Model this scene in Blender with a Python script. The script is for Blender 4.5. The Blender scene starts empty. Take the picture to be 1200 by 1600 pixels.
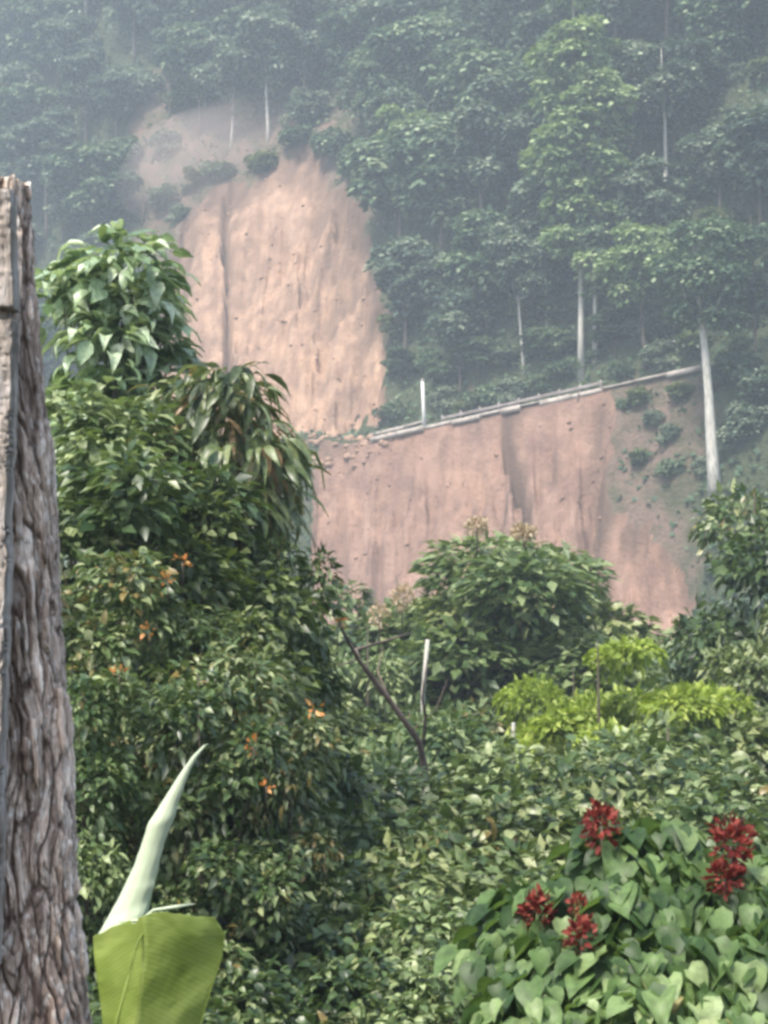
import bpy, math, random
import numpy as np
from mathutils import Matrix, Vector

sc = bpy.context.scene
col = sc.collection
PI = math.pi
F = 2617.0            # focal length in photo pixels (1600 high)
PITCH = math.radians(3.0)
HAZE = .0014

# ------------------------------------------------------------------ camera
cam_d = bpy.data.cameras.new('camera')
cam = bpy.data.objects.new('camera', cam_d)
col.objects.link(cam)
cam_d.sensor_fit = 'VERTICAL'
cam_d.sensor_height = 24.0
cam_d.lens = 24.0 * F / 1600.0
cam_d.clip_start = 0.05
cam_d.clip_end = 2000
cam.location = (0, 0, 0)
cam.rotation_euler = (PI / 2 + PITCH, 0, 0)
sc.camera = cam

# ------------------------------------------------------------------ world + sun
SUN_EL, SUN_AZ = math.radians(58), math.radians(215)     # high, behind and left of the viewer
w = bpy.data.worlds.new("World"); sc.world = w; w.use_nodes = True
wn = w.node_tree; wn.nodes.clear()
sky = wn.nodes.new('ShaderNodeTexSky'); sky.sky_type = 'NISHITA'; sky.sun_disc = False
sky.sun_elevation = SUN_EL; sky.sun_rotation = SUN_AZ
sky.air_density = 1.0; sky.dust_density = 3.0; sky.ozone_density = 1.0
bg = wn.nodes.new('ShaderNodeBackground'); bg.inputs[1].default_value = 0.15
wo = wn.nodes.new('ShaderNodeOutputWorld')
wn.links.new(sky.outputs[0], bg.inputs[0]); wn.links.new(bg.outputs[0], wo.inputs[0])
sd = bpy.data.lights.new('sun', 'SUN'); sd.energy = 2.9; sd.angle = math.radians(12); sd.color = (1.0, 0.95, 0.86)
so = bpy.data.objects.new('sun', sd); col.objects.link(so)
sdir = Vector((math.sin(SUN_AZ) * math.cos(SUN_EL), math.cos(SUN_AZ) * math.cos(SUN_EL), math.sin(SUN_EL)))
so.rotation_euler = sdir.to_track_quat('Z', 'Y').to_euler()
sc.view_settings.view_transform = 'Standard'; sc.view_settings.look = 'None'
sc.view_settings.gamma = 1.0; sc.view_settings.use_curve_mapping = False
sc.view_settings.exposure = 1.36
cy = sc.cycles
cy.max_bounces = 6; cy.diffuse_bounces = 3; cy.glossy_bounces = 2; cy.transmission_bounces = 3
cy.volume_bounces = 1; cy.transparent_max_bounces = 16
cy.use_denoising = True
cy.sample_clamp_indirect = 4
cy.pixel_filter_type = 'BLACKMAN_HARRIS'; cy.filter_width = 3.1

# ------------------------------------------------------------------ helpers
CP, SP = math.cos(PITCH), math.sin(PITCH)
def at(px, py, Y):
    x = (px - 600) / F; yv = (800 - py) / F
    dy = CP - yv * SP; dz = SP + yv * CP
    k = Y / dy
    return Vector((x * k, Y, dz * k))

def hash2(ix, iy, seed):
    h = (ix.astype(np.int64) * 374761393 + iy.astype(np.int64) * 668265263 + seed * 1274126177) & 0xffffffff
    h = ((h ^ (h >> 13)) * 1274126177) & 0xffffffff
    h = h ^ (h >> 16)
    return (h & 0xffffff) / float(0xffffff)
def vnoise(x, y, seed=0):
    x = np.asarray(x, float); y = np.asarray(y, float)
    ix = np.floor(x); iy = np.floor(y); fx = x - ix; fy = y - iy
    fx = fx * fx * (3 - 2 * fx); fy = fy * fy * (3 - 2 * fy)
    a = hash2(ix, iy, seed); b = hash2(ix + 1, iy, seed); c = hash2(ix, iy + 1, seed); d = hash2(ix + 1, iy + 1, seed)
    return (a * (1 - fx) + b * fx) * (1 - fy) + (c * (1 - fx) + d * fx) * fy
def fbm(x, y, seed=0, o=4):
    s = 0; a = 0.5; t = 0
    for i in range(o):
        s = s + a * vnoise(x * 2 ** i, y * 2 ** i, seed + i * 17); t += a; a *= .5
    return s / t * 2 - 1
def smooth(e0, e1, x):
    t = np.clip((x - e0) / (e1 - e0), 0, 1); return t * t * (3 - 2 * t)

class Geo:
    """collects triangles and quads with a random value per piece"""
    def __init__(s): s.v = []; s.f3 = []; s.f4 = []; s.r = []; s.n = 0
    def add(s, v, f3=None, f4=None, r=0.5):
        v = np.asarray(v, float).reshape(-1, 3)
        if f3 is not None and len(f3): s.f3.append(np.asarray(f3) + s.n)
        if f4 is not None and len(f4): s.f4.append(np.asarray(f4) + s.n)
        s.v.append(v); s.r.append(np.broadcast_to(np.asarray(r, float), (len(v),))); s.n += len(v)
    def tube(s, pts, rad, sides=7, cap=True, r=0.5, rough=0.0, rng=None):
        pts = [Vector(p) for p in pts]; n = len(pts)
        V = []; up = Vector((0.31, 0.17, 0.93))
        for i, p in enumerate(pts):
            d = (pts[min(i + 1, n - 1)] - pts[max(i - 1, 0)]).normalized()
            a = d.cross(up)
            if a.length < 1e-3: a = d.cross(Vector((1, 0, 0)))
            a.normalize(); b = d.cross(a)
            for k in range(sides):
                t = 2 * PI * k / sides
                q = rad[i] * (1 + (rough * (rng.random() - .5) if rough else 0))
                V.append(p + (a * math.cos(t) + b * math.sin(t)) * q)
        f = []
        for i in range(n - 1):
            for k in range(sides):
                k2 = (k + 1) % sides
                f.append((i * sides + k, i * sides + k2, (i + 1) * sides + k2, (i + 1) * sides + k))
        f3 = []
        if cap:
            V.append(pts[0]); V.append(pts[-1]); c0 = n * sides
            for k in range(sides):
                k2 = (k + 1) % sides
                f3.append((c0, k2, k)); f3.append((c0 + 1, (n - 1) * sides + k, (n - 1) * sides + k2))
        s.add([tuple(q) for q in V], f3, f, r)
    def box(s, c, size, rot=None, r=0.5):
        c = Vector(c); hx, hy, hz = [q / 2 for q in size]
        V = [Vector((x, y, z)) for x in (-hx, hx) for y in (-hy, hy) for z in (-hz, hz)]
        if rot is not None: V = [rot @ q for q in V]
        s.add([tuple(q + c) for q in V], None, [(0, 1, 3, 2), (4, 6, 7, 5), (0, 4, 5, 1), (2, 3, 7, 6), (0, 2, 6, 4), (1, 5, 7, 3)], r)
    def mesh(s, name, mat, smooth_=False):
        v = np.concatenate(s.v) if s.v else np.zeros((0, 3)); r = np.concatenate(s.r)
        f3 = np.concatenate(s.f3) if s.f3 else np.zeros((0, 3), int)
        f4 = np.concatenate(s.f4) if s.f4 else np.zeros((0, 4), int)
        me = bpy.data.meshes.new(name)
        me.vertices.add(len(v)); me.vertices.foreach_set('co', v.astype(np.float32).ravel())
        nl = f3.size + f4.size
        me.loops.add(nl); me.loops.foreach_set('vertex_index', np.concatenate([f3.ravel(), f4.ravel()]).astype(np.int32))
        npoly = len(f3) + len(f4)
        me.polygons.add(npoly)
        st = np.concatenate([np.arange(len(f3)) * 3, f3.size + np.arange(len(f4)) * 4]).astype(np.int32)
        me.polygons.foreach_set('loop_start', st)
        if smooth_: me.polygons.foreach_set('use_smooth', np.ones(npoly, bool))
        me.update(calc_edges=True)
        at_ = me.attributes.new('rnd', 'FLOAT', 'POINT'); at_.data.foreach_set('value', r.astype(np.float32))
        if mat: me.materials.append(mat)
        return me

def link(name, me, parent=None, mat4=None):
    o = bpy.data.objects.new(name, me); col.objects.link(o)
    if parent: o.parent = parent
    if mat4 is not None: o.matrix_basis = mat4
    return o
def tag(o, label=None, cat=None, group=None, kind=None):
    if label: o['label'] = label
    if cat: o['category'] = cat
    if group: o['group'] = group
    if kind: o['kind'] = kind
    return o
def empty(name, loc, rz=0):
    o = bpy.data.objects.new(name, None); col.objects.link(o); o.location = loc; o.rotation_euler = (0, 0, rz)
    o.empty_display_size = .1
    return o
KIDS = {}
def kids(o): return [c for c in o.children]
def copy_tree(o, parent=None):
    c = o.copy(); col.objects.link(c)
    if parent: c.parent = parent
    for ch in kids(o): copy_tree(ch, c)
    return c

# ------------------------------------------------------------------ materials
def newmat(name):
    m = bpy.data.materials.new(name); m.use_nodes = True; nt = m.node_tree; nt.nodes.clear()
    out = nt.nodes.new('ShaderNodeOutputMaterial'); return m, nt, out
def ramp(nt, stops):
    r = nt.nodes.new('ShaderNodeValToRGB'); e = r.color_ramp.elements
    while len(e) < len(stops): e.new(0.5)
    for i, (p, c) in enumerate(stops):
        e[i].position = p; e[i].color = (*c, 1)
    return r
def noise(nt, scale, detail=4, vec=None, rough=.55):
    n = nt.nodes.new('ShaderNodeTexNoise'); n.inputs['Scale'].default_value = scale; n.inputs['Detail'].default_value = detail
    n.inputs['Roughness'].default_value = rough
    if vec is not None: nt.links.new(vec, n.inputs['Vector'])
    return n
def mixc(nt, fac, a, b):
    m = nt.nodes.new('ShaderNodeMix'); m.data_type = 'RGBA'
    for s_, x in ((m.inputs[0], fac), (m.inputs[6], a), (m.inputs[7], b)):
        if hasattr(x, 'links') or isinstance(x, bpy.types.NodeSocket): nt.links.new(x, s_)
        elif isinstance(x, tuple): s_.default_value = (*x, 1)
        else: s_.default_value = x
    return m.outputs[2]
def mulc(nt, a, k):
    m = nt.nodes.new('ShaderNodeMix'); m.data_type = 'RGBA'; m.blend_type = 'MULTIPLY'; m.inputs[0].default_value = 1
    nt.links.new(a, m.inputs[6]); m.inputs[7].default_value = (*k, 1); return m.outputs[2]
def mapping(nt, scale, coord='Object'):
    tc = nt.nodes.new('ShaderNodeTexCoord'); mp = nt.nodes.new('ShaderNodeMapping')
    mp.inputs['Scale'].default_value = scale; nt.links.new(tc.outputs[coord], mp.inputs[0]); return mp.outputs[0]

def leaf_mat(name, dark, mid, light, trans=.3, rough=.42, spec=.5, objvar=.35, old=None, sheen=0):
    m, nt, out = newmat(name)
    at_ = nt.nodes.new('ShaderNodeAttribute'); at_.attribute_name = 'rnd'
    oi = nt.nodes.new('ShaderNodeObjectInfo')
    a = nt.nodes.new('ShaderNodeMath'); a.operation = 'MULTIPLY_ADD'; a.inputs[1].default_value = objvar; a.inputs[2].default_value = -objvar / 2
    nt.links.new(oi.outputs['Random'], a.inputs[0])
    b = nt.nodes.new('ShaderNodeMath'); b.operation = 'ADD'; b.use_clamp = True
    nt.links.new(at_.outputs['Fac'], b.inputs[0]); nt.links.new(a.outputs[0], b.inputs[1])
    stops = [(0.0, dark), (0.5, mid), (0.93, light)]
    if old: stops = [(0.0, dark), (0.5, mid), (0.9, light), (0.975, old)]
    r = ramp(nt, stops); nt.links.new(b.outputs[0], r.inputs[0])
    p = nt.nodes.new('ShaderNodeBsdfPrincipled'); p.inputs['Roughness'].default_value = rough
    p.inputs['Specular IOR Level'].default_value = spec
    gm = nt.nodes.new('ShaderNodeNewGeometry'); nz = noise(nt, 22, 3, gm.outputs['Position'], .6)
    rz_ = ramp(nt, [(.35, (.62, .62, .58)), (.6, (1.12, 1.12, 1.05))]); nt.links.new(nz.outputs[0], rz_.inputs[0])
    mm = nt.nodes.new('ShaderNodeMix'); mm.data_type = 'RGBA'; mm.blend_type = 'MULTIPLY'; mm.inputs[0].default_value = 1
    nt.links.new(r.outputs[0], mm.inputs[6]); nt.links.new(rz_.outputs[0], mm.inputs[7]); lc = mm.outputs[2]
    nt.links.new(lc, p.inputs['Base Color'])
    t = nt.nodes.new('ShaderNodeBsdfTranslucent')
    tc = mixc(nt, .5, lc, (mid[0] * 2.0, mid[1] * 2.0, mid[2] * .8))
    nt.links.new(tc, t.inputs[0])
    mx = nt.nodes.new('ShaderNodeMixShader'); mx.inputs[0].default_value = trans
    nt.links.new(p.outputs[0], mx.inputs[1]); nt.links.new(t.outputs[0], mx.inputs[2]); nt.links.new(mx.outputs[0], out.inputs[0])
    return m
def rough_mat(name, c1, c2, scale=(3, 3, 3), nscale=4, bump=.3, rough=.85, c3=None, dist=.02, detail=6):
    m, nt, out = newmat(name)
    v = mapping(nt, scale); n = noise(nt, nscale, detail, v, .6)
    stops = [(.3, c1), (.7, c2)] if c3 is None else [(.28, c1), (.5, c2), (.72, c3)]
    r = ramp(nt, stops); nt.links.new(n.outputs[0], r.inputs[0])
    p = nt.nodes.new('ShaderNodeBsdfPrincipled'); p.inputs['Roughness'].default_value = rough
    p.inputs['Specular IOR Level'].default_value = .25
    nt.links.new(r.outputs[0], p.inputs['Base Color'])
    bp = nt.nodes.new('ShaderNodeBump'); bp.inputs['Strength'].default_value = bump; bp.inputs['Distance'].default_value = dist
    n2 = noise(nt, nscale * 3, detail, v, .65); nt.links.new(n2.outputs[0], bp.inputs['Height']); nt.links.new(bp.outputs[0], p.inputs['Normal'])
    nt.links.new(p.outputs[0], out.inputs[0]); return m

M = {}
M['far'] = leaf_mat('forest_leaves', (.022, .048, .030), (.075, .135, .070), (.30, .37, .22), .2, .6, .3, .3)
M['fargrey'] = leaf_mat('forest_leaves_greyish', (.03, .052, .042), (.10, .15, .10), (.36, .41, .30), .2, .6, .3, .3)
M['bright'] = leaf_mat('light_green_leaves', (.05, .095, .038), (.19, .28, .12), (.50, .58, .33), .3, .5, .4, .2)
M['mid'] = leaf_mat('thicket_leaves', (.022, .046, .016), (.085, .135, .046), (.32, .36, .18), .25, .36, .5, .3, (.2, .15, .05))
M['olive'] = leaf_mat('olive_leaves', (.034, .056, .018), (.12, .165, .055), (.32, .35, .17), .3, .4, .45, .3)
M['lime'] = leaf_mat('yellow_green_leaves', (.10, .15, .02), (.24, .32, .05), (.42, .48, .12), .35, .5, .3, .2)
M['pale'] = leaf_mat('pale_leaves', (.06, .12, .05), (.32, .42, .26), (.62, .68, .54), .22, .32, .6, .4)
M['soft'] = leaf_mat('soft_green_leaves', (.03, .065, .022), (.12, .175, .065), (.34, .40, .20), .28, .42, .45, .3)
M['long'] = leaf_mat('long_leaves', (.02, .03, .02), (.10, .14, .05), (.30, .34, .18), .25, .4, .5, .5, (.32, .20, .09))
M['heart'] = leaf_mat('heart_leaves', (.03, .065, .018), (.12, .195, .065), (.30, .38, .18), .3, .5, .35, .6, (.30, .26, .10))
M['red'] = leaf_mat('red_bracts', (.08, .012, .01), (.17, .022, .018), (.28, .07, .05), .2, .6, .2, .3)
M['orange'] = leaf_mat('orange_bracts', (.35, .12, .03), (.5, .2, .05), (.6, .35, .15), .25, .5, .3, .3)
M['cream'] = leaf_mat('cream_blossom', (.30, .22, .15), (.45, .34, .24), (.55, .46, .36), .25, .6, .3, .3)
M['bark'] = rough_mat('brown_bark', (.05, .04, .03), (.16, .13, .10), (2, 2, .5), 6, .6)
M['palebark'] = rough_mat('pale_bark', (.20, .19, .16), (.42, .40, .35), (2, 2, .5), 3, .5, c3=(.55, .53, .47))
M['concrete'] = rough_mat('weathered_concrete', (.22, .18, .15), (.46, .41, .36), (1, 1, 1), 1.5, .3, .8)
M['asphalt'] = rough_mat('asphalt', (.04, .04, .042), (.065, .063, .06), (1, 1, 1), 4, .3, .9)
M['metal'] = rough_mat('rusty_steel', (.13, .10, .085), (.36, .32, .30), (1, 1, 1), .8, .25, .6)
M['white'] = rough_mat('chalky_white_paint', (.5, .49, .45), (.75, .74, .7), (1, 1, 1), 3, .2, .7)
M['dead'] = rough_mat('dead_wood', (.06, .045, .035), (.2, .15, .12), (2, 2, .5), 3, .5)

def soil_mat(name, k):
    m, nt, out = newmat(name)
    v = mapping(nt, (1, .12, .16))       # streaks run down the slope
    v2 = mapping(nt, (1, 1, 1))
    n1 = noise(nt, .9, 7, v, .62); n2 = noise(nt, .11, 4, v2, .5); n3 = noise(nt, 2.6, 5, v2, .6)
    r = ramp(nt, [(.3, (.25, .155, .105)), (.48, (.44, .29, .205)), (.68, (.56, .40, .295))]); nt.links.new(n1.outputs[0], r.inputs[0])
    r2 = ramp(nt, [(.38, (.50, .32, .215)), (.62, (.36, .245, .185))]); nt.links.new(n2.outputs[0], r2.inputs[0])
    c = mixc(nt, .5, r.outputs[0], r2.outputs[0]); n4 = noise(nt, .45, 6, v2, .65)
    r4 = ramp(nt, [(.42, (0, 0, 0)), (.60, (.75, .75, .75))]); nt.links.new(n4.outputs[0], r4.inputs[0]); c = mixc(nt, r4.outputs[0], c, (.25, .165, .125))
    r3 = ramp(nt, [(.30, (.0, .0, .0)), (.37, (1, 1, 1))]); nt.links.new(n3.outputs[0], r3.inputs[0])
    c = mixc(nt, r3.outputs[0], (.20, .13, .09), c)
    c = mixc(nt, 1.0, c, c) if k == (1, 1, 1) else mulc(nt, c, k)
    wa = nt.nodes.new('ShaderNodeAttribute'); wa.attribute_name = 'rnd'; c = mixc(nt, wa.outputs['Fac'], c, (.12, .08, .06))  # rnd blends in the dark tone that paints shade into the gullies
    p = nt.nodes.new('ShaderNodeBsdfPrincipled'); p.inputs['Roughness'].default_value = .95; p.inputs['Specular IOR Level'].default_value = .1
    nt.links.new(c, p.inputs['Base Color'])
    bp = nt.nodes.new('ShaderNodeBump'); bp.inputs['Strength'].default_value = .75; bp.inputs['Distance'].default_value = .25
    ha = nt.nodes.new('ShaderNodeMath'); ha.operation = 'ADD'; nt.links.new(n1.outputs[0], ha.inputs[0]); nt.links.new(n3.outputs[0], ha.inputs[1]); nt.links.new(ha.outputs[0], bp.inputs['Height']); nt.links.new(bp.outputs[0], p.inputs['Normal'])
    nt.links.new(p.outputs[0], out.inputs[0]); return m
M['soil'] = soil_mat('bare_earth', (.80, .78, .75)); M['soil_low'] = soil_mat('bare_pinkish_earth', (.62, .58, .595))
def hill_mat():
    m, nt, out = newmat('hillside_ground')
    v = mapping(nt, (1, 1, 1)); n = noise(nt, .5, 6, v); n2 = noise(nt, 3, 4, v)
    g = mixc(nt, n2.outputs[0], (.03, .045, .022), (.07, .075, .04))
    d = mixc(nt, n2.outputs[0], (.085, .065, .05), (.20, .14, .11))
    at_ = nt.nodes.new('ShaderNodeAttribute'); at_.attribute_name = 'rnd'
    a = nt.nodes.new('ShaderNodeMath'); a.operation = 'ADD'; nt.links.new(at_.outputs['Fac'], a.inputs[0]); nt.links.new(n.outputs[0], a.inputs[1])
    r = ramp(nt, [(.62, (0, 0, 0)), (.95, (1, 1, 1))]); nt.links.new(a.outputs[0], r.inputs[0])
    c = mixc(nt, r.outputs[0], g, d)
    p = nt.nodes.new('ShaderNodeBsdfPrincipled'); p.inputs['Roughness'].default_value = .95; p.inputs['Specular IOR Level'].default_value = .1
    nt.links.new(c, p.inputs['Base Color'])
    bp = nt.nodes.new('ShaderNodeBump'); bp.inputs['Strength'].default_value = .8; bp.inputs['Distance'].default_value = .3
    nt.links.new(n2.outputs[0], bp.inputs['Height']); nt.links.new(bp.outputs[0], p.inputs['Normal'])
    nt.links.new(p.outputs[0], out.inputs[0]); return m
M['hill'] = hill_mat()
M['ground'] = rough_mat('forest_floor', (.02, .025, .012), (.06, .05, .03), (1, 1, 1), 1.5, .6, .95)

# ------------------------------------------------------------------ the far hillside
LP = at(560, 690, 150); RP = at(1200, 550, 125)
LEN = math.hypot(RP.x - LP.x, RP.y - LP.y)
AX, AY = (RP.x - LP.x) / LEN, (RP.y - LP.y) / LEN
NX, NY = -AY, AX                        # into the hill
def road_z(u): return LP.z + (RP.z - LP.z) / LEN * np.clip(u, -8, 70)
PV = np.array([-70, -50, -30, -9, 0.0, 5.0, 19.5, 45, 75, 130.])
PZ = np.array([-44, -37, -32, -19, 0.0, 0.0, 29.0, 61, 95, 120.])
def prof(v): return np.interp(v, PV, PZ)
def hill_base(u, v): return road_z(u) + prof(v)
def to_uv(x, y): dx = x - LP.x; dy = y - LP.y; return dx * AX + dy * AY, dx * NX + dy * NY
def to_xy(u, v): return LP.x + u * AX + v * NX, LP.y + u * AY + v * NY
def hill_hit(px, py, vmin=-60):
    Y = np.arange(95, 320, .1)
    d = at(px, py, 1.0); x = d.x * Y; z = d.z * Y
    u, v = to_uv(x, Y); h = hill_base(u, v)
    ok = np.where((z <= h) & (v > vmin))[0]
    i = ok[0] if len(ok) else len(Y) - 1
    return float(u[i]), float(v[i])
def poly_uv(pts): return np.array([hill_hit(*p) for p in pts])
def poly_dist(u, v, P):
    """signed distance, positive inside"""
    u = np.asarray(u, float); v = np.asarray(v, float)
    d = np.full(u.shape, 1e9); ins = np.zeros(u.shape, bool); n = len(P)
    for i in range(n):
        ax, ay = P[i]; bx, by = P[(i + 1) % n]
        ex, ey = bx - ax, by - ay
        t = np.clip(((u - ax) * ex + (v - ay) * ey) / (ex * ex + ey * ey + 1e-9), 0, 1)
        d = np.minimum(d, np.hypot(u - ax - t * ex, v - ay - t * ey))
        c = ((ay > v) != (by > v)) & (u < (bx - ax) * (v - ay) / (by - ay + 1e-12) + ax)
        ins ^= c
    return np.where(ins, d, -d)
UP = poly_uv([(262, 420), (285, 365), (325, 325), (350, 300), (385, 315), (420, 285), (455, 270), (485, 248), (505, 250), (525, 290), (562, 312),
              (578, 360), (588, 420), (600, 500), (608, 570), (604, 640), (596, 668), (560, 684), (480, 700), (400, 705), (260, 700), (240, 560)])
UP[:, 1] = np.maximum(UP[:, 1], .4)
LOW = poly_uv([(500, 705), (560, 694), (640, 672), (780, 645), (900, 618), (950, 606), (965, 640), (958, 690), (948, 740), (950, 780), (985, 795),
               (1012, 832), (1050, 872), (1078, 905), (1085, 960), (1060, 1010), (900, 1050), (600, 1060), (490, 1010), (480, 850), (490, 760)])
DUSTY = poly_uv([(150, 330), (190, 250), (330, 195), (470, 150), (570, 140), (620, 300), (640, 600), (560, 690), (280, 700), (180, 450)])
LOWR = poly_uv([(940, 600), (1090, 570), (1120, 760), (1110, 930), (1060, 1000), (900, 900), (900, 700)])
def masks(u, v):
    j = fbm(u * .55, v * .75, 5, 4) * 1.3
    jf = fbm(u * 1.7, v * 1.9, 9, 3) * .7
    du = poly_dist(u, v, UP) + (j + jf) * .8
    dl = poly_dist(u, v, LOW) + (j + jf) * .55 * smooth(0, 3, np.abs(v - .2))
    return du, dl
GUL = [hill_hit(792, 650, -40), hill_hit(800, 700), hill_hit(812, 735), (hill_hit(824, 780)), (hill_hit(830, 860)), hill_hit(845, 960)]
GULB = [hill_hit(806, 718), hill_hit(790, 760), hill_hit(785, 830)]
GUL2 = [hill_hit(356, 312), hill_hit(352, 370), hill_hit(356, 430), hill_hit(354, 520), hill_hit(362, 600)]
GUL3 = [hill_hit(945, 640), hill_hit(930, 700), hill_hit(935, 780), hill_hit(930, 900)]
def seg_dist(u, v, P):
    u = u + fbm(v * .9, v * .1, 71, 3) * .7
    d = np.full(np.shape(u), 1e9)
    for (ax, ay), (bx, by) in zip(P[:-1], P[1:]):
        ex, ey = bx - ax, by - ay
        t = np.clip(((u - ax) * ex + (v - ay) * ey) / (ex * ex + ey * ey + 1e-9), 0, 1)
        d = np.minimum(d, np.hypot(u - ax - t * ex, v - ay - t * ey))
    return d
def hill_z(u, v, du=None, dl=None):
    if du is None: du, dl = masks(u, v)
    scar = smooth(-.1, .9, np.maximum(du, dl))
    notroad = np.where(v < 2.5, smooth(.3, -2.5, v), smooth(5.2, 8, v))
    buried = smooth(2, -6, u)                       # the slide has swept over the road here
    big = fbm(u * .05, v * .06, 31, 3) * 4.0 * smooth(12, 30, v)
    veg = fbm(u * .3, v * .35, 3, 4) * 1.0
    us = u + v * NX / AX * .9
    gul = fbm(us * .6 + fbm(us * .2, v * .2, 8, 2) * 1.0, v * .10, 21, 4) * 1.25 + fbm(us * 2.1, v * .4, 24, 3) * .35 + fbm(u * .35, v * .45, 27, 3) * .8 + (np.abs(fbm(u * .9, v * 1.1, 51, 4)) - .3) * .45 + fbm(u * 2.6, v * 2.4, 53, 2) * .10
    gl = -np.exp(-(seg_dist(u, v, GUL) / .28) ** 2) * 1.4 - np.exp(-(seg_dist(u, v, GUL2) / .38) ** 2) * 1.7 - np.exp(-(seg_dist(u, v, GUL3) / .8) ** 2) * 1.2
    off = np.where(scar > 0, 0, 0) + (1 - scar) * veg + scar * (gul - .75 + gl)
    off = off * np.maximum(notroad, buried * smooth(14, 7, v) * .35) + big
    z = smooth(-15, -75, u) * smooth(12, 55, v) * 26 + road_z(u) + prof(v + off)
    # talus where the slide buried the road
    z = z + buried * smooth(7.5, 3, v) * smooth(-3, .5, v) * (1.6 + fbm(u * .5, v * .5, 77, 3) * 1.2)
    return z

uu = np.concatenate([np.arange(-130, -46, 1.2), np.arange(-46, -28, .4), np.arange(-28, 38, .17), np.arange(38, 46, .4), np.arange(46, 95, 1.2)])
vv = np.concatenate([np.arange(-50, -24, 1.5), np.arange(-24, -9, .4), np.arange(-9, 0, .11), np.arange(0, 5, .2), np.arange(5, 19.5, .11),
                     np.arange(19.5, 32, .4), np.arange(32, 82, 1.4)])
U, V = np.meshgrid(uu, vv, indexing='ij')
DU, DL = masks(U, V)
Z = hill_z(U, V, DU, DL)
X, Yy = to_xy(U, V)
nu, nv = U.shape
idx = np.arange(nu * nv).reshape(nu, nv)
quads = np.stack([idx[:-1, :-1], idx[1:, :-1], idx[1:, 1:], idx[:-1, 1:]], -1).reshape(-1, 4)
pts = np.stack([X, Yy, Z], -1).reshape(-1, 3)
fu = (DU.ravel()[quads].mean(1) > 0); fl = (DL.ravel()[quads].mean(1) > 0) & ~fu
shade_dirt = np.clip(np.maximum.reduce([np.exp(-(seg_dist(U, V, GUL) / .34) ** 2) * 1.5, np.exp(-(seg_dist(U, V, GULB) / .2) ** 2) * 1.1, np.exp(-(seg_dist(U, V, GUL2) / .32) ** 2) * .9, np.exp(-(seg_dist(U, V, GUL3) / .9) ** 2) * .6]) * (.5 + vnoise(U * 1.4, V * .8, 91)) + .7 * smooth(.8, .1, np.maximum(DU, DL)) * smooth(.3, .7, vnoise(U * .8, V * .8, 93)) + .75 * smooth(4.5, .2, DU + fbm(U * .6, V * .6, 95, 4) * 2.5) * smooth(9, 15, V) + .5 * smooth(.62, .8, vnoise(U * .45, V * .5, 97)) * vnoise(U * 1.5, V * 1.5, 98), 0, 1).ravel()  # gully shade painted into the earth colour, with darker rims and patches
dust = np.clip(smooth(-2, 6, poly_dist(U, V, DUSTY) + fbm(U * .3, V * .3, 41, 3) * 2) * .36 + smooth(-1.5, 3, poly_dist(U, V, LOWR) + fbm(U * .4, V * .4, 43, 3) * 2) * .34, 0, 1).ravel()
def sub_mesh(name, sel, mat, dust=dust):
    q = quads[sel]; uq, inv = np.unique(q, return_inverse=True)
    g = Geo(); g.add(pts[uq], None, inv.reshape(-1, 4), dust[uq]); return g.mesh(name, mat, True)
tag(link('hillside', sub_mesh('hillside', ~fu & ~fl, M['hill'])), kind='structure')
tag(link('landslide_scar', sub_mesh('landslide_scar', fu, M['soil'], shade_dirt)), 'tall bare orange earth scar above the road, beneath the hazy forest', kind='structure')
tag(link('landslide_scar', sub_mesh('landslide_scar', fl, M['soil_low'], shade_dirt)), 'wide bare pinkish earth scar below the broken road edge', kind='structure')

# ------------------------------------------------------------------ the near slope
GY = np.array([-60, -10, 0, 6, 12, 25, 50, 90, 150, 200.])
GZ = np.array([14, .3, -1.6, -3.6, -5.8, -9.8, -15, -19.5, -23, -26.])
def ground_z(x, y): return np.interp(y, GY, GZ) + fbm(np.asarray(x) * .12, np.asarray(y) * .12, 60, 3) * .5 * smooth(4, 20, np.asarray(y, float))
gx = np.concatenate([np.arange(-160, -30, 4), np.arange(-30, 30, .8), np.arange(30, 160, 4)]); gy = np.concatenate([np.arange(-60, 0, 4), np.arange(0, 60, .8), np.arange(60, 170, 3)])
A, B = np.meshgrid(gx, gy, indexing='ij'); C_ = ground_z(A, B)
ii = np.arange(A.size).reshape(A.shape)
g = Geo(); g.add(np.stack([A, B, C_], -1).reshape(-1, 3), None, np.stack([ii[:-1, :-1], ii[1:, :-1], ii[1:, 1:], ii[:-1, 1:]], -1).reshape(-1, 4))
tag(link('ground', g.mesh('ground', M['ground'], True)), kind='structure')

# ------------------------------------------------------------------ road, edge beam, guardrail
def u_at(px):
    us = np.arange(-10, 70, .05); x, y = to_xy(us, .2); z = road_z(us); q = 600 + F * x / (y * CP + z * SP)
    return float(us[np.argmin(np.abs(q - px))])
def hp(u, v, dz=0):
    x, y = to_xy(u, v); return Vector((x, y, float(road_z(u)) + dz))
def ribbon(u0, u1, va, vb, za, zb, step=1.0, wob=0, seed=1):
    g = Geo(); us = np.arange(u0, u1 + step * .5, step); V = []
    for i, u in enumerate(us):
        o = (vnoise(u * .9, 0, seed) - .5) * wob
        V += [hp(u, va + o, zb), hp(u, vb, zb), hp(u, vb, za), hp(u, va + o, za)]
    f = []; n = len(us)
    for i in range(n - 1):
        a = i * 4; b = a + 4
        for k in range(4): f.append((a + k, b + k, b + (k + 1) % 4, a + (k + 1) % 4))
    f += [(0, 1, 2, 3), ((n - 1) * 4 + 3, (n - 1) * 4 + 2, (n - 1) * 4 + 1, (n - 1) * 4)]
    g.add([tuple(q) for q in V], None, f); return g
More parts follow.
